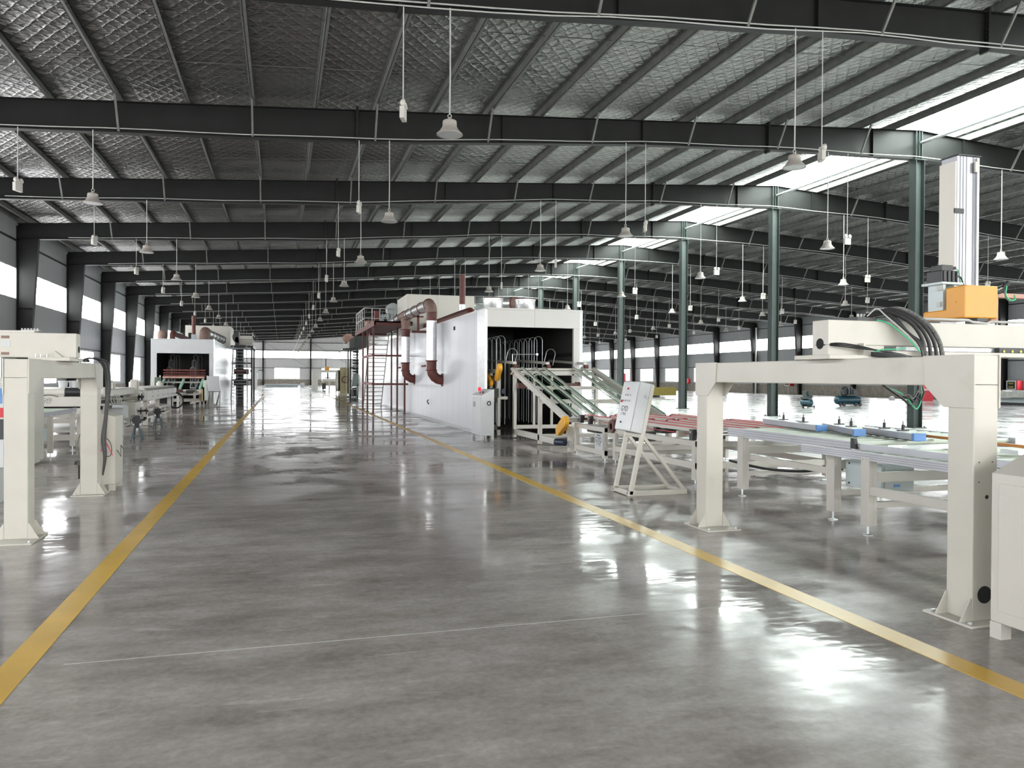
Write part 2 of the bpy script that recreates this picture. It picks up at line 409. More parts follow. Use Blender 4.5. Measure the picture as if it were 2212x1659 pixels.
# roof foil on both slopes, roof-light strip along the ridge
zc = lambda x: rtop(x)+.235
SX0, SX1 = 19.35, 22.2
struct('ceiling_left', 'foil', MB().prism([(XL, zc(XL)), (SX0, zc(SX0)), (SX0, zc(SX0)+.05), (XL, zc(XL)+.05)], 'y', YB, YF))
struct('ceiling_right', 'foil', MB().prism([(SX1, zc(SX1)), (XR, zc(XR)), (XR, zc(XR)+.05), (SX1, zc(SX1)+.05)], 'y', YB, YF))
struct('ceiling_rooflight', 'rooflight', MB().prism([(SX0, zc(SX0)+.02), (XC, zc(XC)+.02), (SX1, zc(SX1)+.02), (SX1, zc(SX1)+.06), (XC, zc(XC)+.06), (SX0, zc(SX0)+.06)], 'y', YB, YF))

# purlins: one rolled Z-section per line, the whole length of the hall
px = []; x = -10.05
while x < 51: px.append(x) if not 19.2 < x < 22.35 else None; x += 1.553
for x in px:
    b = rtop(x)+.002; t_ = b+.22
    struct('roof_purlin', 'purlin', MB().box(x-.006, x+.006, YB, YF, b, t_).box(x-.006, x+.065, YB, YF, b, b+.006).box(x-.065, x+.006, YB, YF, t_-.006, t_))
px = sorted(px)
for x in (19.22, 22.33):
    b = rtop(x)+.002; t_ = b+.22
    struct('roof_purlin', 'purlin', MB().box(x-.006, x+.006, YB, YF, b, t_).box(x-.006, x+.065, YB, YF, b, b+.006))
# sag rods across the bays
sr = MB()
for k in range(-1, 9):
    for dy in (.36, .68):
        y = FY(k)+dy*BAY
        for a, c in zip(px, px[1:]):
            if c < 18 or a > 23: sr.bar((a, y, rtop(a)+.12), (c, y, rtop(c)+.12), .012)
struct('roof_sag_rods', 'purlin', sr)

# portal frames
XS = [-10.5, -9.74, -5.9, 1.9, 10, 14.5, XC, 26.0, 30.5, 38.6, 46.4, 50.24, 51.0]
def brace_mesh(x):
    s = -1
    return MB().bar((x, 0, rbot(x)+.06), (x, s*.62, rtop(x)+.06), .05, .05)
bmesh_cache = {}
for k in range(-3, 16):
    y = FY(k)
    f = MB()
    f.prism([(a, rtop(a)) for a in XS] + [(a, rbot(a)) for a in reversed(XS)], 'y', y-.006, y+.006)
    for a, c in zip(XS, XS[1:]):
        f.prism([(a, rtop(a)-.014), (c, rtop(c)-.014), (c, rtop(c)), (a, rtop(a))], 'y', y-.11, y+.11)
        f.prism([(a, rbot(a)), (c, rbot(c)), (c, rbot(c)+.014), (a, rbot(a)+.014)], 'y', y-.11, y+.11)
    for a in (5.9, 10.2, 18.4, 22.1, 30.3, 34.6):                                   # web stiffeners
        f.box(a-.006, a+.006, y-.10, y+.10, rbot(a), rtop(a))
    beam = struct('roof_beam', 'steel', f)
    sp = MB()
    for a in (1.9, 14.5, 26.0, 38.6):                                               # bolted splice plates
        sp.box(a-.03, a+.03, y-.12, y+.12, rbot(a)-.09, rtop(a)+.09)
        for i in range(5):
            for sy in (-.07, .07):
                zz = rbot(a)+.03+i*(rdep(a)-.06)/4
                sp.box(a-.06, a+.06, y+sy-.015, y+sy+.015, zz-.015, zz+.015)
    sp.build('splice_plate', 'steel', beam)
    if k >= -1:
        for i, xx in enumerate(px):
            if i % 2 == 0 and -8 < xx < 49 and abs(xx-XC) > 1.0:
                MB().bar((xx, y-.11, rbot(xx)+.03), (xx, y-.62, rtop(xx)+.05), .05, .05).build('knee_brace', 'purlin', beam)
        # white conduit clipped along the near face of the beam
        pts = [(a, y-.14, rbot(a)+.075+.015*math.sin(a*1.3+k)) for a in [XL+2+i*1.1 for i in range(int((XR-XL-4)/1.1)+1)]]
        tube('conduit', 'conduit', beam, pts, .014, 6)
        if k == -1:
            tube('conduit', 'conduit', beam, [(p[0], p[1]-.02, p[2]-.05-.04*abs(math.sin(p[0]*.55))) for p in pts], .013, 6)

# side columns: tapered plate columns against both walls
for k in range(-3, 16):
    y = FY(k)
    for side in (-1, 1):
        X = (lambda v: v) if side < 0 else (lambda v: 2*XC-v)
        zt = rbot(-9.74)+.02
        inner = lambda z: -10.2 + .46*z/7.2
        f = MB().prism([(X(-10.5), 0), (X(inner(0)), 0), (X(inner(zt)), zt), (X(-10.5), zt)], 'y', y-.006, y+.006)
        f.prism([(X(inner(0)), 0), (X(inner(0)+.016), 0), (X(inner(zt)+.016), zt), (X(inner(zt)), zt)], 'y', y-.13, y+.13)
        f.box(X(-10.516), X(-10.5), y-.13, y+.13, 0, zt+.5)
        f.box(X(-10.5), X(inner(4.37)), y-.12, y+.12, 4.36, 4.375)
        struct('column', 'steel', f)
    if k >= -2:                                                                      # ridge columns
        f = MB(); zt = rbot(XC)
        for sx in (-1, 1): f.box(XC+sx*.165-.008, XC+sx*.165+.008, y-.15, y+.15, 0.02, zt)
        f.box(XC-.16, XC+.16, y-.006, y+.006, 0.02, zt)
        f.box(XC-.26, XC+.26, y-.26, y+.26, 0, .022).box(XC-.25, XC+.25, y-.17, y+.17, zt-.02, zt)
        for sx in (-1, 1):
            for sy in (-1, 1): f.cyl((XC+sx*.21, y+sy*.2, .02), (XC+sx*.21, y+sy*.2, .07), .02, 8)
        f.box(XC-.006, XC+.006, y-.11, y-.006, zt, rtop(XC)).box(XC-.12, XC-.105, y-.1, y-.006, zt, rtop(XC)).box(XC+.105, XC+.12, y-.1, y-.006, zt, rtop(XC))
        struct('column', 'colsteel', f)
        struct('roof_tie_beam', 'galv', MB().cyl((XC+.05, y+.02, ZA-.42), (XC+.05, y+BAY-.12, ZA-.42), .055, 12))

# side walls: rendered dado, sheet, lower windows, strip windows above
ZD, ZL0, ZL1, ZS0, ZS1, ZTOP = 1.03, 1.15, 2.98, 4.70, 6.05, 8.3
wn = 0
def window(parent_unused, axis, plane, a0, a1, z0, z1, nv, nh, m='pane', inward=1, fw_=.05):
    """a glazed opening; axis 'x' = the wall is a plane of constant x"""
    global wn
    wn += 1
    fr = MB(); d0, d1 = plane-.05, plane+.05
    def bx(u0, u1, w0, w1, e0=d0, e1=d1):
        return fr.box(e0, e1, u0, u1, w0, w1) if axis == 'x' else fr.box(u0, u1, e0, e1, w0, w1)
    bx(a0, a1, z0, z0+fw_); bx(a0, a1, z1-fw_, z1); bx(a0, a0+fw_, z0+fw_, z1-fw_); bx(a1-fw_, a1, z0+fw_, z1-fw_)
    for i in range(1, nv): c = a0+(a1-a0)*i/nv; bx(c-.022, c+.022, z0+fw_, z1-fw_)
    for i in range(1, nh): c = z0+(z1-z0)*(.66 if nh == 2 else i/nh); bx(a0+fw_, a1-fw_, c-.02, c+.02)
    o = fr.build('window_%d' % wn, 'frame'); o['kind'] = 'structure'
    p = MB(); e = plane-.012*inward
    (p.box(e-.004, e+.004, a0+.01, a1-.01, z0+.01, z1-.01) if axis == 'x' else p.box(a0+.01, a1-.01, e-.004, e+.004, z0+.01, z1-.01))
    p.build('pane', m, o)
for side, Xw in ((-1, XL), (1, XR)):
    nm = 'left' if side < 0 else 'right'; d0, d1 = Xw-.06, Xw+.06
    w = MB()
    w.box(d0, d1, YB, YF, ZL1, ZS0).box(d0, d1, YB, YF, ZS1, ZTOP)
    da = MB()
    segs = []; cur = YB
    for k in range(-5, 15):
        ya, yb = FY(k), FY(k+1)
        if side > 0 and k == 13:                                                     # roller-door bay
            segs.append((cur, ya+1.4)); cur = yb-1.4
            continue
        c = (ya+yb)/2; a, b = c-2.1, c+2.1
        w.box(d0, d1, max(cur, YB), a, ZD, ZL1) if a > cur else None
        segs.append((cur, b)); w.box(d0, d1, a, b, ZD, ZL0); cur = b
        window(w, 'x', Xw, a, b, ZL0, ZL1, 4, 2, inward=side)
    w.box(d0, d1, cur, YF, ZD, ZL1); segs.append((cur, YF))
    if side > 0:
        kk = FY(13)
    for a, b in segs: da.box(d0-.03, d1+.03, a, b, 0, ZD)
    struct('wall_'+nm, 'wall', w); struct('baseboard_'+nm, 'brick', da)
    for k in range(-5, 16):
        a, b = FY(k)+.02, min(FY(k+1)-.02, YF)
        if b-a > 1: window(w, 'x', Xw, a, b, ZS0, ZS1, 6, 1, inward=side)
    # girts
    g = MB()
    for z in (3.0, 7.1): g.box(Xw-side*.06, Xw-side*.14, YB, YF, z, z+.06)
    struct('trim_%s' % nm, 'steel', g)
# open roller door far down the right wall
ya, yb = FY(13)+1.4, FY(14)-1.4
d = MB().box(XR-.1, XR+.1, ya-.15, ya, 0, 4.6).box(XR-.1, XR+.1, yb, yb+.15, 0, 4.6).box(XR-.6, XR-.07, ya-.3, yb+.3, 4.35, 4.7)
do = d.build('door_1', 'bluegrey'); do['kind'] = 'structure'
MB().box(XR+.07, XR+.08, ya, yb, 0, 4.6).build('pane', 'pane', do)

# end walls
for nm, Yw, m, pm in (('far', YF, 'wallend', 'pane'), ('back', YB, 'wallend', 'paneback')):
    w = MB(); d0, d1 = Yw-.06, Yw+.06; inw = 1 if nm == 'far' else -1
    w.prism([(XL, ZS1), (XR, ZS1), (XR, rtop(XR)+.3), (XC, ZA+.3), (XL, rtop(XL)+.3)], 'y', d0, d1)
    w.box(XL, XR, d0, d1, 3.05, ZS0)
    cur = XL
    cols = [-3.1+8*i for i in range(-1, 7)]
    for c in cols:
        a, b = c+1.85, c+6.15
        if a < XL+.3 or b > XR-.3: continue
        w.box(cur, a, d0, d1, ZD, 3.05); w.box(a, b, d0, d1, ZD, 1.13); cur = b
        window(w, 'y', Yw, a, b, 1.13, 3.05, 2, 1, pm, inward=-inw)
    w.box(cur, XR, d0, d1, ZD, 3.05)
    struct('wall_'+nm, m, w)
    struct('baseboard_'+nm, 'brick', MB().box(XL, XR, d0-.03, d1+.03, 0, ZD))
    for i, c in enumerate([XL]+cols[1:]):
        a, b = c, (cols+[XR])[i+1]
        window(w, 'y', Yw, a+.08, min(b-.08, XR), ZS0, ZS1, 1, 1, pm, inward=-inw)
    if nm == 'far':
        for c in cols[1:]:
            struct('column', 'steel', MB().box(c-.12, c+.12, Yw-.36, Yw-.07, 0, rtop(c)))
        g = MB()
        for z in (3.0, 4.62, 6.08, 7.45): g.box(XL, XR, Yw-.16, Yw-.06, z, z+.08)
        for c in (-3.1, 4.9): g.bar((c, Yw-.2, 7.6), (c+8, Yw-.2, 2.9), .03)
        struct('trim_far', 'steel', g)

# sheet of open roof sky beyond is the world itself
# ------------------------------------------------------------------ pendant lamps and twin-spot emergency lights
ROWS = [(-4.4, 'over the left-hand machines'), (2.75, 'over the yellow-edged lane'), (9.65, 'above the right conveyor line'),
        (16.65, 'just left of the ridge columns'), (23.72, 'just beyond the ridge columns'), (30.3, 'over the white floor'), (37.3, 'nearest the right wall')]
def make_lamp(x, zb, ztop, y):
    t = thing('pendant_lamp', '', 'lamp', (x, y, zb), 'bell-shaped pendant lamps')
    MB().lathe((x, y, zb), [(.222, 0), (.226, .004), (.222, .02), (.175, .06), (.135, .12), (.118, .165), (.118, .172)], n=28).build('lamp_shade', 'lampwhite', t)
    MB().lathe((x, y, zb), [(.0, .03), (.205, .03), (.214, .016), (.205, .008), (0, .004)], n=28).build('lens', 'lampin', t)
    MB().lathe((x, y, zb), [(.118, .165), (.122, .17), (.118, .235), (.10, .25), (.035, .255), (.03, .30), (.0, .302)], n=24).build('housing', 'lampwhite', t)
    MB().torus((x, y, zb+.325), (0, 1, 0), .032, .007, 14, 6).build('hook', 'conduit', t)
    tube('rod', 'conduit', t, [(x, y, zb+.35), (x+.006, y, (zb+ztop)/2), (x, y, ztop)], .013, 8)
    return t
EROWS = [-6.0, 1.95, 10.28, 17.4, 25.0, 31.8, 38.6]
def make_em(x, zb, ztop, y):
    t = thing('emergency_light', '', 'light', (x, y, zb), 'twin-spot emergency lights')
    MB().box(x-.13, x+.13, y-.04, y+.04, zb, zb+.20).build('housing', 'offwhite', t, .008)
    for s in (-1, 1):
        MB().lathe((x+s*.085, y-.05, zb+.265), [(0, 0), (.058, 0), (.064, .012), (.055, .06), (.02, .085), (0, .086)], (0, 1, -.15), 16).build('spot_head', 'offwhite', t)
    tube('rod', 'conduit', t, [(x, y, zb+.19), (x, y, ztop)], .011, 8)
    return t
for (x, where) in ROWS:
    zb, zt = 5.75, rbot(x)+.03; proto = None; n = 0
    for k in range(-1, 16):
        y = FY(k)-.125
        if not inframe((x, y, zb+.15)): continue
        if proto is None: o = proto = make_lamp(x, zb, zt, y)
        else: o = dup(proto, (x, y, zb), '')
        o['label'] = ('bell-shaped lamp, %s the camera in the row %s' % (ORD[n] + (' from' if n else ' to'), where)); n += 1
EW = ['nearest the left wall', 'over the lane', 'above the right conveyor line', 'beside the ridge columns', 'past the ridge columns', 'over the white floor', 'nearest the right wall']
for x, where in zip(EROWS, EW):
    zb, zt = 5.93, rbot(x)+.03; proto = None; n = 0
    for k in range(-1, 16):
        y = FY(k)-.125
        if not inframe((x, y, zb+.15)): continue
        if proto is None:
            o = proto = make_em(x, zb, zt, y); o.rotation_euler.z = math.radians(72 if x < 12 else 8)
        else: o = dup(proto, (x, y, zb), '')
        o['label'] = ('twin-spot light, %s the camera in the row %s' % (ORD[n] + (' from' if n else ' to'), where)); n += 1
# ------------------------------------------------------------------ gantry loader right of the lane
def portal(t, x0, x1, legs, yb0, yb1, zb, zt, face):
    """two square legs on base plates carrying a box beam with chamfered corner plates; face = -1/+1: the x side the plates stick out of"""
    xm = (x0+x1)/2
    for (a, b, pa, pb) in legs:
        lg = MB().box(x0, x1, a, b, .015, zb+.02).build('leg', 'cream', t, .008)
        MB().box(xm-.20, xm+.20, pa, pb, 0, .016).build('base_plate', 'cream', lg, .003)
        for yy in (a+.006, b-.006):
            for xe, sg in ((x0, -1), (x1, 1)):
                MB().prism([(xe, .016), (xe+sg*.095, .016), (xe+sg*.01, .165), (xe, .165)], 'y', yy-.005, yy+.005).build('gusset', 'cream', lg)
        for sx in (-.16, .16):
            for yy in (pa+.05, pb-.05): MB().cyl((xm+sx, yy, .016), (xm+sx, yy, .03), .013, 6).build('anchor_bolt', 'galv', lg)
    MB().box(x0, x1, yb0, yb1, zb, zt).build('crossbeam', 'cream', t, .008)
    for xx in (x0-.006, x1+.006):
        for s, (a, b, _, _) in ((1, legs[0]), (-1, legs[1])):
            e = yb0 if s > 0 else yb1; inn = b if s > 0 else a
            MB().prism([(e-s*.008, zt+.004), (e+s*.42, zt+.004), (e+s*.40, zb-.004), (inn+s*.03, zb-.145), (e-s*.008, zb-.145)], 'x', xx-.006, xx+.006).build('corner_plate', 'cream', t, .003)

G = thing('gantry_loader', 'tall cream gantry with orange carriage and vertical arm, right of the lane', 'gantry', (4.45, 5.8, 0))
portal(G, 4.35, 4.55, [(4.05, 4.26, 3.96, 4.36), (7.40, 7.61, 7.19, 7.70)], 4.05, 7.62, 1.56, 1.765, -1)
lg = [c for c in G.children if c.name.startswith('leg')][0]
MB().disc((4.45, 4.048, .185), (0, 1, 0), .057, .006, 24).build('cable_hole', 'dark', lg)
MB().lathe((4.46, 4.049, .83), [(0, 0), (.012, .001), (.014, .002), (0, .003)], (0, -1, 0), 8).build('paint_chip', 'dark', lg)
bh = MB()
for sx in (-.055, .055):
    for z in (1.06, .93): bh.disc((4.45+sx, 4.049, z), (0, 1, 0), .004, .004, 8)
bh.build('screw_hole', 'dark', lg)
# transverse axis
A = MB().box(4.30, 11.3, 5.42, 5.62, 1.885, 2.09).box(4.30, 4.86, 5.42, 5.62, 1.80, 1.885).build('axis_beam', 'cream', G, .006)
MB().box(4.22, 4.70, 5.30, 5.75, 1.765, 1.80).build('mounting_plate', 'cream', A, .003)
MB().box(4.86, 11.3, 5.33, 5.62, 1.800, 1.838).build('lower_flange', 'cream', A, .003)
MB().box(4.95, 11.3, 5.385, 5.41, 1.845, 1.878).build('linear_rail', 'galv', A)
MB().prism([(4.72, 1.80), (4.60, 1.80), (4.60, 1.90)], 'y', 5.36, 5.42).build('gusset', 'cream', A)
MB().disc((4.299, 5.52, 1.895), (1, 0, 0), .045, .004, 24).build('cable_hole', 'dark', A)
ch = MB().box(6.0, 11.3, 5.335, 5.38, 1.838, 1.883).build('cable_chain', 'black', A, .004)
cp = MB()
for i in range(56): cp.disc((6.05+i*.095, 5.333, 1.852), (0, 1, 0), .013, .004, 10)
cp.build('chain_pins', 'lime', ch)
tube('conduit', 'conduit', A, [(4.95, 5.45, 2.125), (5.78, 5.45, 2.125), (5.82, 5.45, 2.11), (5.98, 5.45, 2.10), (6.03, 5.45, 2.118), (11.2, 5.45, 2.118)], .012)
sv = MB().box(4.62, 4.82, 5.46, 5.60, 2.09, 2.125).build('valve_block', 'blackmetal', A, .003)
pl = MB()
for i in range(6): pl.cyl((4.64+i*.032, 5.48, 2.125), (4.64+i*.032, 5.48, 2.15), .010, 8)
pl.build('air_fittings', 'conduit', sv)
# cables arching over the beam and looping below
def cab(pts, r, m, par=A, nm='cable'): return tube(nm, m, par, smooth_path(pts), r, 8)
for i in range(4):
    o = i*.055
    cab([(4.70+o*.4, 5.50, 2.13), (4.86+o*.8, 5.42, 2.17+.01*i), (5.02+o, 5.33, 2.09), (5.11+o, 5.28, 1.95), (5.135+o*1.1, 5.27, 1.80), (5.13+o, 5.28, 1.70)], .016 + .004*(i == 3), 'greycable' if i == 3 else 'black')
for i in range(3):
    cab([(4.70+.02*i, 5.47, 2.13), (4.85+.03*i, 5.40, 2.145), (4.97+.03*i, 5.33, 2.03-.02*i), (5.07+.02*i, 5.27, 1.90), (5.11, 5.26, 1.78)], .009, 'black')
cab([(4.70, 5.44, 2.13), (4.76, 5.40, 2.19), (4.84, 5.38, 2.13), (4.98, 5.31, 1.98), (5.07, 5.26, 1.86)], .006, 'conduit')
cab([(4.78, 5.42, 2.10), (4.86, 5.36, 2.06), (4.99, 5.30, 1.94), (5.08, 5.26, 1.83)], .006, 'greenwire')
for i in range(3):
    cab([(4.295, 5.50-.01*i, 1.885), (4.36, 5.36, 1.895-.012*i), (4.52, 5.30, 1.87-.01*i), (4.68, 5.27, 1.835), (4.86, 5.26, 1.815), (5.0, 5.27, 1.79)], .0055, 'black')
cab([(4.62, 5.26, 1.825), (4.70, 5.25, 1.845), (4.85, 5.25, 1.85), (4.95, 5.28, 1.865)], .005, 'greenwire')
for i in range(3): cab([(4.60, 5.27, 1.815-.008*i), (4.72, 5.25, 1.81-.01*i), (4.88, 5.25, 1.80-.012*i), (4.98, 5.26, 1.772)], .012, 'black')
for i, (dx, zz, mm, r) in enumerate(((.0, 1.40, 'black', .009), (.03, 1.43, 'black', .009), (.06, 1.37, 'greenwire', .006), (.02, 1.455, 'greycable', .008), (.10, 1.44, 'black', .006))):
    cab([(4.66, 5.28+.01*i, 1.60), (4.76+dx*.4, 5.27, 1.53), (4.86+dx, 5.26, 1.47), (4.93+dx, 5.25, zz+.02), (4.98+dx, 5.25, zz-.01), (5.04+dx*.8, 5.26, zz+.05), (5.07+dx*.6, 5.27, 1.50), (5.09, 5.28, 1.62)], r, mm)
# orange carriage, motor, vertical arm
Cc = MB().prism([(5.50, 2.15), (5.97, 2.15), (5.97, 2.235), (5.71, 2.24), (5.71, 2.435), (5.50, 2.445)], 'x', 5.79, 6.165).build('carriage', 'orange', G, .012)
MB().disc((5.789, 5.60, 2.30), (1, 0, 0), .011, .006, 10).build('cover_knob', 'orange', Cc)
MB().box(5.90, 6.02, 5.47, 5.60, 2.09, 2.15).build('bearing_block', 'blackmetal', Cc)
gb = MB().box(5.80, 5.83, 5.75, 5.92, 2.235, 2.49).box(5.93, 5.95, 5.75, 5.92, 2.235, 2.49).box(5.76, 6.00, 5.72, 5.96, 2.475, 2.495).build('gear_housing', 'bluegrey', Cc)
br = MB().box(5.78, 5.80, 5.76, 5.80, 2.42, 2.465).box(5.78, 5.80, 5.76, 5.80, 2.27, 2.315).build('bearing_cap', 'conduit', gb)
mo = MB()
mo.box(5.785, 5.975, 5.75, 5.93, 2.495, 2.605).box(5.815, 5.945, 5.78, 5.91, 2.605, 2.66)
for i in range(4): mo.box(5.80+i*.048, 5.818+i*.048, 5.738, 5.75, 2.50, 2.60)
mo = mo.build('servo_motor', 'blackmetal', Cc, .006)
MB().cyl((5.945, 5.84, 2.64), (6.03, 5.84, 2.645), .014, 10).cyl((5.975, 5.84, 2.565), (6.06, 5.84, 2.57), .015, 10).build('plug', 'black', mo)
tube('cable', 'black', mo, smooth_path([(6.06, 5.84, 2.57), (6.12, 5.86, 2.56), (6.20, 5.9, 2.48), (6.27, 5.95, 2.42)]), .007)
tube('cable', 'greenwire', mo, smooth_path([(6.03, 5.84, 2.645), (6.09, 5.86, 2.62), (6.18, 5.92, 2.52), (6.24, 5.95, 2.44)]), .005)
Ms = MB().box(6.21, 6.46, 6.00, 6.19, 2.1, 3.755)
Ms = Ms.build('vertical_arm', 'alu', G, .004)
gr = MB()
for xx in (6.24, 6.275, 6.315, 6.395): gr.box(xx, xx+.012, 5.997, 6.0, 2.2, 3.75)
gr.build('profile_groove', 'groove', Ms)
MB().box(6.425, 6.45, 5.975, 6.0, 2.2, 3.74).build('guide_rail', 'galv', Ms)
MB().box(6.192, 6.208, 6.005, 6.195, 2.2, 3.70).build('cover_panel', 'ovenbox', Ms)
MB().box(6.17, 6.28, 5.985, 6.0, 3.20, 3.245).build('sensor_bracket', 'black', Ms)
MB().box(6.20, 6.48, 5.98, 6.20, 3.755, 3.765).cyl((6.30, 6.1, 3.765), (6.30, 6.1, 3.79), .02, 8).cyl((6.42, 6.1, 3.765), (6.42, 6.1, 3.785), .02, 8).build('top_cap', 'blackmetal', Ms)
MB().box(6.39, 6.43, 5.965, 5.985, 3.60, 3.70).build('stop_block', 'cream', Ms)
cc = smooth_path([(6.47, 6.10, 3.36), (6.50, 6.10, 3.34), (6.525, 6.10, 3.28), (6.53, 6.10, 3.15), (6.53, 6.10, 2.38)])
cb = MB()
for a, b in zip(cc, cc[1:]): cb.bar(a, b, .06, .05, (0, 1, 0))
cb = cb.build('cable_chain', 'black', Ms)
cp = MB()
for i in range(12): cp.disc((6.533, 6.064, 3.27-i*.082), (0, 1, 0), .012, .006, 10)
cp.build('chain_pins', 'lime', cb)
ar = MB().box(6.16, 7.6, 5.62, 5.70, 2.36, 2.40).box(6.20, 6.28, 5.60, 5.72, 2.12, 2.36).build('tool_arm', 'cardboard', G)
tube('cable', 'black', ar, smooth_path([(6.16, 5.58, 2.40), (6.28, 5.58, 2.41), (6.34, 5.58, 2.47), (6.5, 5.58, 2.49), (7.5, 5.58, 2.47)]), .022)
tube('cable', 'greenwire', ar, smooth_path([(6.33, 5.56, 2.46), (6.32, 5.56, 2.38), (6.36, 5.55, 2.33), (6.42, 5.55, 2.34), (6.41, 5.55, 2.38)]), .007)
tube('cable', 'conduit', ar, smooth_path([(6.18, 5.57, 2.39), (6.30, 5.57, 2.44), (6.33, 5.57, 2.36), (6.38, 5.57, 2.32)]), .006)
# second portal of the same machine, outside the picture, carries the far end of the axis
MB().box(11.0, 11.2, 5.42, 5.62, 0, 1.885).build('end_post', 'cream', G)

# ------------------------------------------------------------------ control console at the right edge
K = thing('control_console', 'cream control console with sloped top and green button beside the gantry leg', 'console', (4.6, 3.3, 0))
MB().prism([(4.25, .10), (4.95, .10), (4.95, 1.31), (4.90, 1.31), (4.25, 1.022)], 'y', 2.72, 3.825).build('cabinet', 'creamclean', K, .008)
dr = MB().box(4.241, 4.25, 2.78, 3.765, .175, .965).build('door', 'creamclean', K, .004)
MB().box(4.236, 4.241, 2.9, 2.94, .5, .65).build('handle', 'blackmetal', dr)
for yy in (2.72, 3.745):
    for xx in (4.25, 4.87): MB().box(xx, xx+.08, yy, yy+.08, 0, .10).build('plinth_foot', 'creamclean', K)
MB().lathe((4.345, 3.53, 1.062), [(.024, 0), (.024, .008), (.018, .022), (0, .024)], (-.4, 0, .92), 16).build('push_button', 'greenwire', K)

# ------------------------------------------------------------------ roller tables right of the gantry
def foot(mb, x, y, z=.10):
    mb.cyl((x, y, .012), (x, y, z+.01), .012, 8); mb.lathe((x, y, 0), [(.055, 0), (.055, .006), (.02, .016), (.0, .016)], n=14)
def roller_table(lab, x0, x1, y0, y1, z0, z1, legs, pitch, group=None, lh=.10, lw=.13, front=0):
    t = thing('roller_table', lab, 'conveyor', ((x0+x1)/2, (y0+y1)/2, 0), group)
    for xx, s in ((x0, 1), (x1, -1)):
        e = y1+(front if s > 0 else 0)
        r = MB().box(xx, xx+s*.04, y0, e, z0, z1)
        r = r.build('side_rail', 'alu', t, .004)
        gv = MB()
        for q in (.3, .55, .8): gv.box(xx-s*.0015, xx, y0, e, z0+(z1-z0)*q-.0025, z0+(z1-z0)*q+.0025)
        gv.build('groove', 'groove', r)
    n = int((y1-y0)/pitch)
    for i in range(n):
        yy = y0+pitch*(i+.5)
        MB().cyl((x0+.04, yy, z1-.035), (x1-.04, yy, z1-.035), .028, 12).build('roller', 'palegreen', t)
    for yy in legs:
        for xx in (x0-.004, x1-.056):
            l = MB().box(xx, xx+.06, yy-lw/2, yy+lw/2, lh, z0+.03).box(xx+.06, xx+.10, yy-lw/2, yy-lw/2+.05, lh, z0).build('leg', 'creamclean', t, .004)
            f = MB(); foot(f, xx+.04, yy, lh); f.build('levelling_foot', 'galv', l)
            bt = MB()
            for q in (-.04, 0, .04): bt.cyl((x0-.012, yy+q, z0+.012), (x0-.003, yy+q, z0+.012), .009, 8)
            if xx < x0: bt.build('bolt', 'galv', l)
        MB().box(x0+.05, x1-.05, yy-.04, yy+.02, z0-.22, z0-.12).build('cross_rail', 'creamclean', t)
        MB().box(x0+.05, x1-.05, yy-.04, yy+.02, .28, .34).build('cross_rail', 'creamclean', t)
    return t
T1 = roller_table('far roller table behind the gantry legs with pale green rollers on aluminium rails', 6.0, 8.35, 7.16, 9.65, .80, .92, [9.33, 7.5], .2)
MB().box(6.10, 6.14, 7.5, 9.33, .50, .57).build('long_rail', 'creamclean', T1)
bx1 = MB().box(6.12, 6.55, 6.85, 7.40, .40, .70).build('control_box', 'bluegrey', T1, .006)
MB().box(6.16, 6.5, 6.846, 6.85, .43, .67).build('door', 'bluegrey', bx1)
MB().disc((6.119, 7.34, .66), (1, 0, 0), .012, .004, 10).disc((6.119, 7.34, .44), (1, 0, 0), .012, .004, 10).build('hinge_screw', 'dark', bx1)
MB().lathe((6.36, 6.85, .60), [(.02, 0), (.02, .02), (0, .025)], (0, -1, 0), 12).build('push_button', 'red', bx1)
MB().box(6.28, 6.36, 6.843, 6.846, .45, .48).build('nameplate', 'blue', bx1)
tube('hose', 'black', T1, smooth_path([(6.2, 9.9, .42), (6.2, 9.3, .40), (6.25, 8.9, .40), (6.3, 8.4, .44), (6.35, 8.1, .50), (6.5, 7.9, .52)]), .018)
T2 = roller_table('near roller table with cream legs right behind the near gantry leg', 5.75, 8.2, 2.6, 7.08, .765, .85, [6.66, 4.7, 2.9], .2, lw=.12, front=.62)
MB().box(5.752, 5.80, 2.9, 6.6, .42, .51).build('long_rail', 'creamclean', T2, .004)
MB().box(5.97, 6.01, 2.7, 7.10, .84, .91).build('guide_rail', 'alu', T2, .003)
MB().prism([(7.02, .85), (7.11, .85), (7.11, .96), (7.06, .96)], 'x', 5.94, 5.98).build('sensor_bracket', 'black', T2)
MB().prism([(5.50, .78), (5.62, .90), (5.50, .90)], 'x', 5.93, 5.97).build('corner_bracket', 'black', T2)
for yy in (6.1, 4.4):
    mo = MB().box(7.0, 7.25, yy-.1, yy+.1, .86, .90).build('sensor_block', 'galv', T2)
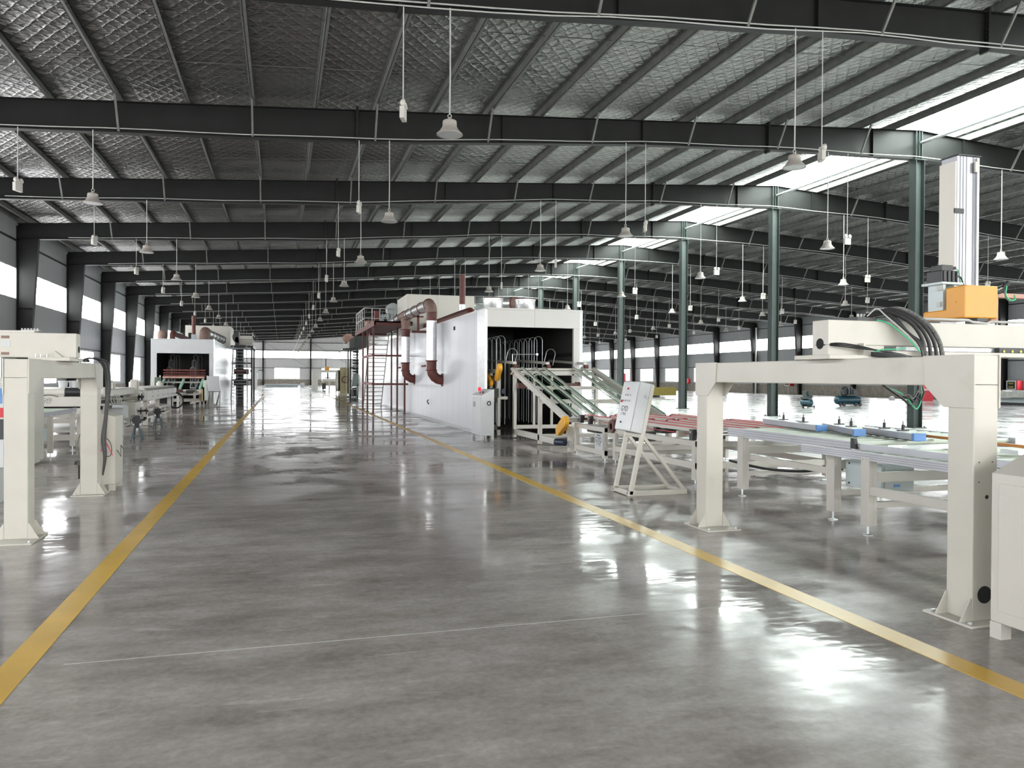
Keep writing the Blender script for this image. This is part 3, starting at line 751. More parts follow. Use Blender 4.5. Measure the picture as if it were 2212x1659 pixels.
# three aluminium pusher rails with blue ends lying across the rollers
for i, (p, q, w) in enumerate((((7.0, 10.2, .965), (6.73, 8.62, .965), 'farthest of the three'), ((7.12, 9.0, .965), (6.63, 7.80, .965), 'middle one of the three'), ((7.05, 8.15, .965), (6.76, 7.03, .965), 'nearest of the three'))):
    t = thing('pusher_rail', 'aluminium pusher rail with blue end block on the rollers, %s' % w, 'rail', (q[0], q[1], .92), 'pusher rails on the roller table')
    MB().bar(p, q, .11, .075).build('profile', 'alu', t, .004)
    d = (Vector(q)-Vector(p)).normalized()
    MB().bar(q, Vector(q)+d*.055, .14, .085).build('end_block', 'blue', t, .006)
    MB().bar(Vector(p)-Vector((0, 0, .042)), Vector(q)-Vector((0, 0, .042)), .07, .012).build('slide_strip', 'black', t)
    for f in (.25, .62):
        c = Vector(p).lerp(Vector(q), f)
        v = MB().box(c.x+.02, c.x+.16, c.y-.02, c.y+.02, c.z+.035, c.z+.05).cyl((c.x+.09, c.y, c.z+.05), (c.x+.09, c.y, c.z+.11), .018, 10).cyl((c.x+.09, c.y, c.z+.11), (c.x+.09, c.y, c.z+.15), .006, 6).build('suction_fitting', 'blackmetal', t)
tag(MB().bar((7.25, 7.5, .945), (6.85, 4.6, .945), .05, .03).build('guide_strip', 'amber', None, .003), 'orange wooden guide strip lying along the far side of the near roller table', 'strip')

# ------------------------------------------------------------------ tilted control panel on an A-frame stand
Pn = thing('control_panel_stand', 'grey tilted control cabinet with lettering on a cream tube stand beside the lane', 'control panel', (4.9, 9.95, 0))
ya, yb_ = 9.70, 10.20
xt = lambda z: 4.535+.215*z
tubes = []
for y in (ya, yb_):
    MB().bar((xt(.03), y, 0.02), (xt(1.50), y, 1.50), .055, .055, (0, 1, 0)).build('upright', 'cream', Pn, .004)
    MB().bar((xt(.80)+.02, y, .80), (5.36, y, .05), .045, .045, (0, 1, 0)).build('strut', 'cream', Pn, .004)
    MB().bar((4.50, y, .035), (5.39, y, .035), .055, .07, (0, 0, 1)).build('base_rail', 'cream', Pn, .004)
for x_, z_ in ((4.525, .035), (5.36, .035), (xt(.81), .81)):
    MB().bar((x_, ya, z_), (x_, yb_, z_), .05, .05).build('cross_tube', 'cream', Pn, .004)
dv = Vector((.215, 0, 1)).normalized(); nv = Vector((-1, 0, .215)).normalized()
def pp(u, w, h):                    # u along y from the right-hand edge, w out of the front, h up the slope from the foot
    return Vector((xt(.84), ya, .84)) + Vector((0, u, 0)) + nv*w + dv*h
cbm = MB()
P8 = [pp(u, w, h) for h in (0, .69) for u, w in ((-.02, -.02), (.52, -.02), (.52, .185), (-.02, .185))]
cbm.add(P8, [(0, 1, 2, 3), (7, 6, 5, 4), (0, 4, 5, 1), (1, 5, 6, 2), (2, 6, 7, 3), (3, 7, 4, 0)])
cab_ = cbm.build('cabinet', 'greybox', Pn, .006)
dd = MB(); P8 = [pp(u, w, h) for h in (.01, .68) for u, w in ((0, .185), (.50, .185), (.50, .197), (0, .197))]
dd.add(P8, [(0, 1, 2, 3), (7, 6, 5, 4), (0, 4, 5, 1), (1, 5, 6, 2), (2, 6, 7, 3), (3, 7, 4, 0)])
dd = dd.build('door', 'white', Pn, .004)
def knob(u, h, r, m, nm='push_button'): return MB().lathe(pp(u, .197, h), [(r, 0), (r, .008), (r*.7, .016), (0, .018)], nv, 12).build(nm, m, dd)
knob(.30, .585, .016, 'red', 'emergency_stop')
for i in range(3): knob(.34-.075*i, .495, .012, 'greybox')
knob(.43, .405, .020, 'red')
for i in range(4): knob(.385-.065*i, .415, .012, 'greybox')
lettering('GYD', dd, pp(.30, .1985, .30), (0, -1, 0), dv, .105, name='logo')
lettering('广宇大', dd, pp(.30, .1985, .225), (0, -1, 0), dv, .05, name='lettering')
knob(.33, .11, .013, 'black', 'door_lock')
# pencil-like handwriting on the side of the cabinet
wr = MB()
for a, b in (((.10, .52), (.09, .50)), ((.09, .51), (.085, .48)), ((.08, .52), (.06, .515)), ((.07, .53), (.07, .48)), ((.055, .50), (.045, .47)), ((.04, .505), (.02, .49)), ((.03, .51), (.025, .47)), ((.02, .47), (.0, .455))):
    wr.bar(pp(-.0205, a[0], a[1]), pp(-.0205, b[0], b[1]), .0035, .002)
wr.build('handwriting', 'ink', cab_)

# ------------------------------------------------------------------ red-belt conveyor (two cream frames) after the ramp
Bc = thing('belt_conveyor', 'low conveyor of red belts and brown pulleys on cream frames, left of the gantry', 'conveyor', (7.0, 12.7, 0))
def frame(y0, y1, x0, x1, zt, zm):
    for xx in (x0, x1):
        MB().box(xx, xx+.07, y0, y1, zt-.09, zt).build('top_rail', 'creamclean', Bc, .004)
        MB().box(xx, xx+.07, y0, y1, zm, zm+.10).build('lower_rail', 'creamclean', Bc, .004)
        for yy in (y0, y1-.10):
            l = MB().box(xx-.003, xx+.073, yy, yy+.10, .07, zt-.005).build('leg', 'creamclean', Bc, .004)
            f = MB(); foot(f, xx+.035, yy+.05, .07); f.build('levelling_foot', 'galv', l)
    for yy in (y0+.02, y1-.09):
        MB().box(x0+.07, x1, yy, yy+.07, zm+.0, zm+.09).build('cross_rail', 'creamclean', Bc, .004)
        MB().box(x0+.07, x1, yy, yy+.07, zt-.10, zt-.02).build('cross_rail', 'creamclean', Bc, .004)
frame(13.72, 15.30, 5.88, 8.25, .655, .12)
frame(10.42, 13.44, 5.93, 8.25, .665, .24)
gb = MB().box(5.855, 5.885, 13.75, 14.14, .22, .53).build('control_box', 'white', Bc, .004)
kn = MB()
for i in range(3): kn.disc((5.853, 14.0-.06*i, .495), (1, 0, 0), .014, .008, 10)
kn.build('push_button', 'black', gb)
lettering('GYD', gb, (5.853, 13.945, .405), (0, -1, 0), (0, 0, 1), .15, name='logo')
lettering('广宇大', gb, (5.853, 13.945, .315), (0, -1, 0), (0, 0, 1), .07, name='lettering')
BX = [6.08, 6.45, 6.78, 7.12, 7.47, 7.80, 8.10]
def belt_loop(x, ya, yb, z, r=.055):
    b = MB(); pts = [(x, ya, z), (x, yb, z)]
    b.bar((x, ya, z), (x, yb, z), .020, .012); b.bar((x, ya, z-2*r), (x, yb, z-2*r), .020, .008); return b
for i, x in enumerate(BX):
    a, b = (13.5, 15.2) if i % 2 == 0 else (13.3, 14.7)
    belt_loop(x, a, b, .835).build('belt', 'redbelt', Bc)
    MB().box(x-.045, x+.045, a+.08, b-.08, .775, .828).build('belt_rail', 'creamclean', Bc)
    for yy in (a, b): MB().lathe((x-.03, yy, .775), [(.0, 0), (.055, 0), (.062, .01), (.055, .02), (.055, .04), (.062, .05), (.055, .06), (0, .06)], (1, 0, 0), 18).build('pulley', 'brownwheel', Bc)
    a, b = (10.0, 12.9) if i % 2 == 0 else (10.6, 13.1)
    belt_loop(x, a, b, .845).build('belt', 'redbelt', Bc)
    MB().box(x-.045, x+.045, a+.08, b-.08, .785, .838).build('belt_rail', 'creamclean', Bc)
    for yy in (a, b): MB().lathe((x-.03, yy, .785), [(.0, 0), (.055, 0), (.062, .01), (.055, .02), (.055, .04), (.062, .05), (.055, .06), (0, .06)], (1, 0, 0), 18).build('pulley', 'brownwheel', Bc)
for yy, zz in ((15.2, .775), (14.7, .775), (13.5, .775), (13.1, .785), (12.9, .785), (10.6, .785), (10.0, .785)):
    MB().cyl((5.95, yy, zz), (8.25, yy, zz), .016, 8).build('shaft', 'galv', Bc)
for yy in (12.3, 11.0, 14.2): MB().box(5.96, 8.2, yy, yy+.06, .68, .78).build('bearer', 'creamclean', Bc)
for sx in (5.98, 8.15):
    for yy in (15.2, 14.7, 13.5, 13.1, 12.9, 10.6, 10.0): MB().box(sx-.02, sx+.05, yy-.05, yy+.05, .665, .83).build('bearing', 'blackmetal', Bc)
for (x, y, r) in ((5.93, 13.42, .125), (6.5, 13.45, .10), (7.5, 13.0, .10)):
    MB().lathe((x-.05, y, .70), [(r*.5, 0), (r, 0), (r*1.03, .015), (r*.9, .03), (r*.9, .06), (r*1.03, .075), (r, .09), (r*.5, .09)], (1, 0, 0), 24).build('drive_pulley', 'brownwheel', Bc)
for (x0, y0, z0, x1, y1, z1) in ((6.1, 10.5, .68, 6.5, 10.75, .78), (6.15, 11.9, .67, 6.7, 12.2, .76), (6.2, 13.0, .45, 6.6, 13.3, .62), (6.0, 14.4, .5, 6.3, 14.9, .62)):
    MB().box(x0, x1, y0, y1, z0, z1).cyl((x0, (y0+y1)/2, z0+.1), (x0-.06, (y0+y1)/2, z0+.1), .05, 12).build('drive_motor', 'blackmetal', Bc, .01)
MB().prism([(10.62, .70), (10.75, .84), (11.15, .84), (11.15, .79), (10.85, .79), (10.70, .70)], 'x', 6.18, 6.22).build('pivot_bracket', 'black', Bc)
tube('air_line', 'galv', Bc, smooth_path([(6.3, 12.5, .80), (6.5, 11.8, .79), (6.6, 11.3, .81), (6.9, 10.9, .79)]), .012)
# ------------------------------------------------------------------ inclined conveyor in front of the right oven
R = thing('inclined_conveyor', 'cream inclined conveyor with green belts sloping down from the right oven mouth', 'conveyor', (7.1, 18.0, 0))
YT, ZT, YBt, ZB = 20.0, 1.80, 15.85, .70
for xx in (5.88, 8.20):
    MB().bar((xx+.04, YT, ZT), (xx+.04, YBt, ZB), .08, .14, (0, 0, 1)).build('side_rail', 'creamclean', R, .004)
    MB().box(xx, xx+.08, 15.85, 19.90, .10, .24).build('base_rail', 'creamclean', R, .004)
    for yy, zt in ((19.82, 1.72), (17.70, 1.15)):
        MB().box(xx, xx+.08, yy-.06, yy+.06, .02, zt).build('post', 'creamclean', R, .004)
    MB().box(xx-.02, xx+.06, 15.52, 15.68, .02, .56).build('post', 'creamclean', R, .004)
for yy, zz, h in ((19.9, 1.66, .12), (19.85, .24, .10), (17.70, .98, .10), (18.8, 1.30, .09), (16.2, .62, .09), (17.7, .16, .09)):
    MB().box(5.96, 8.2, yy-.04, yy+.04, zz, zz+h).build('cross_rail', 'creamclean', R, .004)
for xx in (6.45, 6.95, 7.55):
    MB().box(xx, xx+.06, 19.86, 19.92, .3, 1.7).build('inner_post', 'creamclean', R)
SXR = [6.16, 6.51, 6.78, 7.64, 7.88, 8.22]
for i, xx in enumerate(SXR):
    a, b = Vector((xx, 19.95, 1.89)), Vector((xx+.02, 15.80, .80))
    MB().bar(a-Vector((0, 0, .03)), b-Vector((0, 0, .03)), .06, .05).build('belt_bed', 'creamclean', R, .003)
    bl = MB().bar(a+Vector((0, .05, .006)), b+Vector((0, 0, .006)), .022, .012)
    bl.bar(a-Vector((0, 0, .14)), b-Vector((0, 0, .09)), .018, .008)
    bl.build('belt', 'green', R)
    for c, rr_ in ((a, .078), (b, .06)):
        w = MB().torus((c.x, c.y+.02, c.z-.068), (1, 0, 0), rr_-.008, .012, 20, 6)
        for q in range(3):
            an = q*2.094; w.bar((c.x, c.y+.02, c.z-.068), (c.x, c.y+.02+math.cos(an)*rr_*.85, c.z-.068+math.sin(an)*rr_*.85), .012, .012)
        w.build('pulley', 'brownwheel', R)
for yy, zz, r_, m in ((19.97, 1.822, .035, 'creamclean'), (19.97, 1.70, .03, 'cardboard'), (15.82, .73, .02, 'galv')):
    MB().cyl((5.85, yy, zz), (8.35, yy, zz), r_, 12).build('shaft', m, R)
for xx in (5.99, 6.92, 8.01):
    MB().lathe((xx-.055, 20.0, 1.90), [(.03, 0), (.058, 0), (.062, .012), (.056, .03), (.056, .08), (.062, .098), (.058, .11), (.03, .11)], (1, 0, 0), 20).build('drum', 'brownwheel', R)
    MB().bar((xx-.02, 23.0, 2.12), (xx, 20.05, 1.99), .10, .07).build('feed_bar', 'creamclean', R, .004)
for xx in (6.1, 7.4): MB().lathe((xx, 19.2, 1.40), [(.03, 0), (.09, 0), (.095, .015), (.085, .03), (.085, .08), (.095, .1), (.09, .11), (.03, .11)], (1, 0, 0), 20).box(xx-.3, xx, 19.1, 19.3, 1.32, 1.46).build('drive_unit', 'brownwheel', R)
MB().bar((6.25, 18.6, 1.40), (6.25, 16.5, .78), .02).bar((6.05, 16.7, .74), (6.35, 16.7, .74), .10, .03).build('side_guide', 'blackmetal', R)
sn = MB(); sn.cyl((6.05, 20.5, 1.98), (6.05, 20.5, 2.24), .012, 8); sn.cyl((6.05, 20.5, 2.23), (6.75, 20.5, 2.24), .012, 8); sn.cyl((6.75, 20.46, 2.24), (6.75, 20.54, 2.24), .035, 12)
sn.build('sensor_arm', 'galv', R)
sn = MB(); sn.cyl((6.35, 16.9, .86), (6.38, 16.9, 1.02), .010, 8); sn.cyl((6.38, 16.9, 1.02), (7.05, 16.9, 1.07), .010, 8); sn.build('sensor_arm', 'galv', R)
# drive side frame nearest the lane
Dv = MB()
for yy in (20.47, 21.3): Dv.box(5.62, 5.70, yy-.05, yy+.05, .02, 1.80)
Dv.box(5.62, 5.70, 20.47, 21.3, .92, 1.05).box(5.62, 5.70, 20.42, 21.9, 1.72, 1.83).box(5.62, 5.70, 20.42, 21.3, .17, .28).box(5.70, 5.90, 20.42, 20.50, 1.0, 1.08)
Dv = Dv.build('drive_frame', 'creamclean', R, .004)
mt = MB().cyl((5.58, 20.55, 1.20), (5.58, 20.95, 1.20), .10, 16).box(5.52, 5.64, 20.4, 20.55, 1.05, 1.3).build('motor', 'darkgreen', Dv)
MB().lathe((5.60, 21.05, 1.50), [(.05, 0), (.15, 0), (.155, .012), (.14, .03), (.14, .06), (.155, .075), (.15, .09), (.05, .09)], (1, 0, 0), 24).build('flywheel', 'brownwheel', R)
def guard(x, a, b, r1, r2, w, sl=0):
    """oval belt guard between two shaft centres a, b (y, z)"""
    a, b = Vector((a[0], a[1])), Vector((b[0], b[1])); d = (b-a).normalized(); n = Vector((-d.y, d.x)); out = []
    base = math.atan2(-d.y, -d.x)
    for i in range(13): an = base+math.pi/2-math.pi+ (math.pi*i/12); out.append((a.x+math.cos(an)*r1, a.y+math.sin(an)*r1))
    base = math.atan2(d.y, d.x)
    for i in range(13): an = base-math.pi/2+(math.pi*i/12); out.append((b.x+math.cos(an)*r2, b.y+math.sin(an)*r2))
    g = MB().prism(out, 'x', x, x+w).build('belt_guard', 'yellow', R, .008)
    cx = sum(p[0] for p in out)/len(out); cy = sum(p[1] for p in out)/len(out)
    MB().prism([(cx+(p[0]-cx)*.80, cy+(p[1]-cy)*.88) for p in out], 'x', x-.004, x).build('perforated_face', 'guard', g)
guard(5.56, (20.20, 1.86), (20.46, 1.60), .115, .10, .10)
guard(5.46, (21.14, 1.62), (20.72, 1.43), .10, .085, .09)
guard(5.62, (15.30, .68), (15.66, .475), .118, .105, .10)
for yy, zz in ((15.60, .22), (20.42, 1.22)):
    MB().cyl((5.78, yy, zz), (5.66, yy+.24, zz), .075, 14).build('gear_motor', 'navy', R)
MB().box(5.77, 5.84, 15.45, 15.52, .40, .50).build('terminal_box', 'creamclean', R)

# ------------------------------------------------------------------ kiosk with beacon beside the oven
Kk = thing('operator_kiosk', 'white operator kiosk with red beacon standing at the right oven corner', 'kiosk', (5.06, 19.9, 0))
MB().prism([(4.90, .10), (5.24, .10), (5.24, 1.29), (5.20, 1.29), (4.90, 1.135)], 'y', 19.38, 20.40).build('cabinet', 'white', Kk, .008)
for x_ in (4.90, 5.17):
    for yy in (19.38, 20.33): MB().box(x_, x_+.07, yy, yy+.07, 0, .10).build('foot', 'white', Kk)
MB().box(4.893, 4.90, 19.43, 20.35, .16, 1.08).build('door', 'white', Kk, .003)
MB().torus((5.10, 19.378, .93), (0, 1, 0), .045, .014, 20, 6).build('fan_grille', 'black', Kk)
lv = MB()
for i in range(5): lv.box(4.888, 4.893, 20.0, 20.22, .83+i*.028, .845+i*.028)
lv.build('vent_slot', 'blackmetal', Kk)
cp_ = MB()
for i, yy in enumerate((19.6, 19.75, 19.9)): cp_.lathe((5.0+.04*(i % 2), yy, 1.19+.02*(i % 2)), [(.022, 0), (.022, .02), (0, .024)], (-.45, 0, .9), 10)
cp_.build('push_button', 'black', Kk)
bc = MB().cyl((5.02, 20.06, 1.195), (5.02, 20.06, 1.235), .05, 14).build('beacon_base', 'white', Kk)
MB().lathe((5.02, 20.06, 1.235), [(.042, 0), (.042, .075), (.03, .10), (0, .105)], n=16).build('beacon_lens', 'beacon', Kk)

# ------------------------------------------------------------------ right drying oven
OX0, OX1, OY0, OY1, OZ = 5.30, 8.12, 20.54, 57.0, 3.44
O = thing('drying_oven', 'long white drying oven with ducts on its side, right of the lane', 'oven', (6.7, 38, 0))
MB().box(OX0, OX0+.10, OY0+.9, OY1, 0, OZ).build('side_wall', 'oven', O)
MB().box(OX1-.10, OX1, OY0, OY1, 0, OZ).build('side_wall', 'oven', O)
MB().box(OX0-.012, OX0+.05, OY0, OY0+.9, 0, OZ+.02).build('corner_flashing', 'clad', O)
MB().box(OX0+.05, OX1-.1, OY0, OY0+.10, 2.98, OZ).build('front_header', 'ovenfront', O, .006)
MB().box(7.85, OX1-.1, OY0, OY0+.10, 0, 2.98).build('front_post', 'ovenfront', O, .006)
MB().box(OX0+.0, OX1, OY0, OY1, OZ, OZ+.06).build('roof_panel', 'ovenfront', O)
li = MB().box(OX0+.105, OX0+.12, OY0+.9, OY1-.1, 0, 3.35).box(OX1-.12, OX1-.105, OY0+.12, OY1-.1, 0, 3.35).box(OX0+.1, OX1-.1, OY0+.12, OY1-.1, 3.35, 3.37)
li.box(OX0+.1, OX1-.1, OY1-.14, OY1-.1, 0, 3.37).box(OX0+.1, OX1-.1, 27.0, 27.05, 0, 3.37).build('inner_lining', 'darklining', O)
MB().box(7.98, 7.995, 21.0, 24.0, 2.22, 2.32).build('inner_rail', 'dark', O)
MB().box(OX0-.02, OX0, OY0, OY1, 0, .09).build('skirting', 'galv', O)
for i in range(10):
    yy = 21.6+i*.5
    for xc in (6.03, 7.16):
        r = .125
        MB().tube([(xc-r, yy, .25), (xc-r, yy, 2.67)] + [(xc-r*math.cos(math.pi*q/8), yy, 2.67+r*math.sin(math.pi*q/8)) for q in range(1, 8)] + [(xc+r, yy, 2.67), (xc+r, yy, .25)], .011, 6).build('hanger_loop', 'galv', O)
for xc in (6.27, 7.42):
    MB().tube([(xc-.2, 21.3, 1.95)] + [(xc-.14*math.cos(math.pi*q/8), 21.25, 2.28+.14*math.sin(math.pi*q/8)) for q in range(9)] + [(xc+.08, 21.3, 1.95)], .012, 6).build('hanger_loop', 'galv', O)
# beige house on the roof
hb = MB().box(5.32, 8.40, 34.6, 37.6, 3.51, 5.28).build('roof_house', 'ovenbox', O, .02)
MB().box(5.305, 5.32, 35.3, 36.3, 4.0, 4.6).build('dark_port', 'dark', hb)
MB().cyl((6.79, 30, 3.5), (6.79, 30, 4.45), .13, 16).build('chimney_base', 'galv', O)
MB().cyl((6.79, 30, 4.40), (6.79, 30, 5.62), .112, 18).build('chimney', 'rust', O)
def duct(nm, m, pts, r, n=20): return MB().tube(pts, r, n).build(nm, m, O)
def ring(pt, ax, r, m='rust'): return MB().torus(pt, ax, r, .022, 24, 6).build('flange', m, O)
DX, DZ = 4.92, 4.02
for (y, zc0, zc1, rr_) in ((26.45, 3.58, 2.15, .175), (32.3, 3.25, 2.18, .17)):
    duct('clad_duct', 'clad', [(DX, y, zc1), (DX, y, zc0)], rr_)
    el = [(DX, y, zc1)] + [(DX+.36*(1-math.cos(a)), y, 1.86-.36*math.sin(a)) for a in (0, .4, .8, 1.2, 1.57)] + [(OX0-.005, y, 1.50)]
    duct('elbow_duct', 'rust', el, rr_-.005)
    ring((DX, y, zc1), (0, 0, 1), rr_+.01); ring((DX, y, zc1-.32), (0, 0, 1), rr_+.005)
    MB().cyl((OX0-.03, y, 1.50), (OX0-.005, y, 1.50), rr_+.05, 24).build('wall_flange', 'rust', O)
    MB().cyl((DX-.2, y+.10, 1.98), (DX-.2, y+.75, 1.98), .035, 8).build('damper_lever', 'rustbright', O)
duct('elbow_duct', 'rust', [(DX, 26.45, 3.52), (DX, 26.45, 3.80)], .178)
duct('elbow_duct', 'rustdust', [(DX, 26.45, 3.78)] + [(DX, 26.45+.30*(1-math.cos(a)), 3.78+.28*math.sin(a)) for a in (.4, .8, 1.2, 1.57)] + [(DX, 27.0, 4.13)], .185)
duct('clad_duct', 'clad', [(DX, 27.0, 4.13), (DX, 31.6, 4.13)], .185)
for y in (27.0, 28.4, 29.8, 31.2, 33.3, 34.6): ring((DX, y, 4.13), (0, 1, 0), .19)
duct('tee_duct', 'rustdust', [(DX, 31.6, 4.13), (DX, 33.2, 4.13)], .20)
duct('tee_duct', 'rustdust', [(DX, 32.3, 4.0), (DX, 32.3, 3.5)], [.20, .175]); duct('elbow_duct', 'rust', [(DX, 32.3, 3.55), (DX, 32.3, 3.25)], .178); ring((DX, 32.3, 3.55), (0, 0, 1), .185)
duct('clad_duct', 'clad', [(DX, 33.2, 4.13), (DX, 36.0, 4.13)], .18)
MB().box(DX-.04, DX+.04, 29.2, 29.3, 3.32, 3.9).box(DX-.25, OX0+.5, 29.1, 29.4, 3.26, 3.34).box(DX-.2, DX+.2, 29.2, 29.3, 3.84, 3.9).build('duct_bracket', 'rust', O)
duct('roof_duct', 'rust', smooth_path([(6.2, 36, 3.85), (6.2, 30, 3.85), (6.2, 26.6, 3.85), (6.2, 26.1, 3.80), (6.2, 25.95, 3.5)], 5), .15)
for xx in (5.87, 6.85):
    dm = MB().lathe((xx, 21.9, OZ+.06), [(.29, 0), (.30, .02), (.29, .04), (.29, .34), (.305, .35), (.305, .38), (.28, .38), (.28, .20), (0, .20)], n=32).build('vent_drum', 'clad', O)
    MB().torus((xx, 21.9, OZ+.44), (0, 0, 1), .295, .012, 32, 6).build('drum_rim', 'rust', dm)
duct('clad_duct', 'clad', [(6.72, 24.5, 3.99), (7.12, 24.15, 3.99)], .19)
duct('elbow_duct', 'rustdust', [(7.10, 24.17, 3.99), (7.22, 24.08, 3.98), (7.34, 24.02, 3.92), (7.42, 24.0, 3.80), (7.44, 24.0, 3.5)], .20)
ring((7.12, 24.15, 3.99), (.75, -.65, 0), .20)
MB().box(OX0-.014, OX0-.004, 24.4, 24.62, 3.10, 3.22).build('wall_plate', 'dark', O)
tube('wall_cable', 'dark', O, smooth_path([(OX0-.02, 29.0, .75), (OX0-.06, 29.0, .68), (OX0-.03, 28.9, .60), (OX0-.07, 28.8, .62)]), .018)

# service platform, posts, railings, blowers at the oven side
Pf = thing('service_platform', 'dark red steel platform on posts beside the right oven with white railings', 'platform', (4.5, 37, 0))
dk = MB().box(3.70, 5.28, 32.75, 41.6, 3.86, 3.92).box(3.68, 3.74, 32.75, 41.6, 3.72, 3.93).box(3.68, 5.28, 41.54, 41.6, 3.72, 3.92).box(3.68, 5.28, 32.75, 32.81, 3.74, 3.92).build('deck', 'rust', Pf)
for (x, y) in ((3.74, 38.0), (3.76, 36.1), (3.78, 33.9), (5.16, 38.4), (5.16, 36.4), (5.16, 34.1)):
    p = MB().box(x-.035, x+.035, y-.035, y+.035, .012, 3.86).build('post', 'rust', Pf)
    MB().box(x-.09, x+.09, y-.09, y+.09, 0, .012).build('base_plate', 'blackmetal', p)
for z in (2.47, 1.24):
    MB().box(3.72, 3.78, 33.9, 38.0, z, z+.10).build('tie_beam', 'rustbright', Pf); MB().box(3.74, 5.28, 33.86, 33.92, z, z+.08).build('tie_beam', 'rust', Pf)
rl = []
for (a, b) in (((3.74, 41.5), (3.74, 37.4)), ((3.74, 37.4), (5.2, 37.4))):
    n = 4
    for z in (4.36, 4.84): MB().cyl((a[0], a[1], z), (b[0], b[1], z), .024, 8).build('railing', 'conduit', Pf)
    for i in range(n+1):
        q = Vector((a[0]+(b[0]-a[0])*i/n, a[1]+(b[1]-a[1])*i/n, 3.92))
        MB().cyl(q, q+Vector((0, 0, .92)), .024, 8).build('railing_post', 'conduit', Pf)
BlR = thing('blower', 'grey fan blower with round casing on the platform by the right oven', 'blower', (5.0, 38.2, 3.92))
MB().box(4.62, 5.0, 38.0, 38.6, 3.92, 4.62).build('casing', 'bluegrey', BlR, .02)
MB().lathe((5.17, 37.95, 4.88), [(0, 0), (.27, 0), (.30, .04), (.30, .55), (.27, .6), (0, .6)], (0, 1, 0), 28).box(5.05, 5.27, 38.0, 38.5, 3.92, 4.7).build('scroll', 'bluegrey', BlR)
MB().disc((4.80, 37.99, 4.38), (0, 1, 0), .09, .02, 20).build('hub', 'dark', BlR)
tag(MB().box(4.30, 4.52, 38.0, 38.4, 3.92, 4.78).box(4.25, 4.57, 37.95, 38.45, 3.92, 4.0).build('pump', 'rustbright'), 'dark red pump column standing on the platform by the right oven', 'pump')
tag(MB().lathe((4.10, 39.0, 3.92), [(.18, 0), (.20, .05), (.20, .35), (.12, .45), (0, .47)], n=20).build('motor', 'cardboard'), 'dull pink rounded motor beside the red pump on the platform', 'motor')
St = thing('service_stairs', 'steep white service stairs leaning on the dark red platform', 'stairs', (4.6, 40.5, 0))
for x in (4.18, 5.12): MB().bar((x, 42.3, .0), (x-.03, 38.9, 3.75), .04, .14).build('stringer', 'conduit', St)
for i in range(17):
    f = (i+.7)/17.3; y = 42.3-3.4*f; MB().box(4.20, 5.10, y-.09, y+.09, 3.75*f-.02, 3.75*f+.02).build('tread', 'conduit', St)
# ------------------------------------------------------------------ gantry loader left of the lane
GL = thing('gantry_loader', 'cream gantry loader with boxed axis beam standing left of the lane', 'gantry', (-2.45, 10.1, 0))
portal(GL, -2.55, -2.345, [(8.54, 8.76, 8.30, 8.84), (11.50, 11.70, 11.40, 11.80)], 8.54, 11.78, 1.56, 1.752, 1)
AL = MB().box(-6.2, -2.20, 9.74, 9.93, 1.79, 2.062).build('axis_beam', 'cream', GL, .006)
MB().box(-2.62, -2.22, 9.55, 10.15, 1.752, 1.79).build('mounting_plate', 'cream', AL, .003)
MB().disc((-2.199, 9.86, 1.885), (1, 0, 0), .038, .004, 24).build('cable_hole', 'dark', AL)
MB().prism([(-2.40, 1.79), (-2.32, 1.79), (-2.40, 1.865)], 'y', 9.68, 9.74).build('gusset', 'cream', AL)
bo = MB()
for x in (-2.58, -2.53, -2.47): bo.cyl((x, 9.66, 1.79), (x, 9.66, 1.825), .007, 8)
bo.build('bolt', 'galv', AL)
MB().box(-6.2, -2.78, 9.78, 9.90, 2.062, 2.085).box(-2.82, -2.62, 9.76, 9.91, 2.062, 2.085).build('cover_strip', 'creamclean', AL)
vb = MB().box(-2.76, -2.58, 9.80, 9.90, 2.085, 2.095)
for i in range(6): vb.cyl((-2.75+i*.03, 9.81, 2.095), (-2.75+i*.03, 9.81, 2.112), .010, 8)
vb.build('valve_block', 'conduit', AL)
for z, h in ((2.01, .03), (1.94, .07), (1.83, .03)): MB().box(-2.93, -2.855-(.0 if h < .05 else -.012), 9.733, 9.74, z-h/2, z+h/2).build('plate_label', 'rustdust' if h < .05 else 'greybox', AL)
for i in range(6):
    o = .017*i
    tube('cable', 'greycable' if i == 3 else 'black', GL, smooth_path([(-2.50+o, 11.2+.03*i, 1.77), (-2.42, 11.38, 1.82), (-2.33+o, 11.47, 1.795), (-2.26+o*.7, 11.47, 1.68), (-2.235+o*.6, 11.47, 1.45), (-2.245+o*.3, 11.47, 1.1), (-2.285+o*.5, 11.47, .75), (-2.26+o*.3, 11.47, .52), (-2.275, 11.48, .27)]), .011)
tube('hose', 'pink', GL, smooth_path([(-2.30, 11.73, .72), (-2.48, 11.73, .71), (-2.575, 11.72, .63), (-2.57, 11.72, .54), (-2.50, 11.73, .49), (-2.36, 11.74, .55), (-2.28, 11.6, .70), (-2.20, 11.5, .62), (-2.16, 11.5, .53)]), .007)
tube('hose', 'black', GL, smooth_path([(-2.26, 11.47, .78), (-2.19, 11.46, .72), (-2.165, 11.46, .62), (-2.18, 11.46, .53), (-2.24, 11.46, .52)]), .005)
tube('hose', 'greycable', GL, smooth_path([(-2.52, 11.6, 1.55), (-2.55, 11.6, 1.3), (-2.535, 11.6, 1.18), (-2.57, 11.6, 1.10), (-2.55, 11.6, .9), (-2.60, 11.6, .7), (-2.585, 11.6, .55), (-2.555, 11.6, .45)]), .005)
MB().box(-2.60, -2.55, 11.55, 11.63, .40, .47).cyl((-2.61, 11.58, .43), (-2.63, 11.58, .43), .025, 10).cyl((-2.58, 11.58, .22), (-2.58, 11.58, .40), .012, 8).build('air_regulator', 'blackmetal', GL)
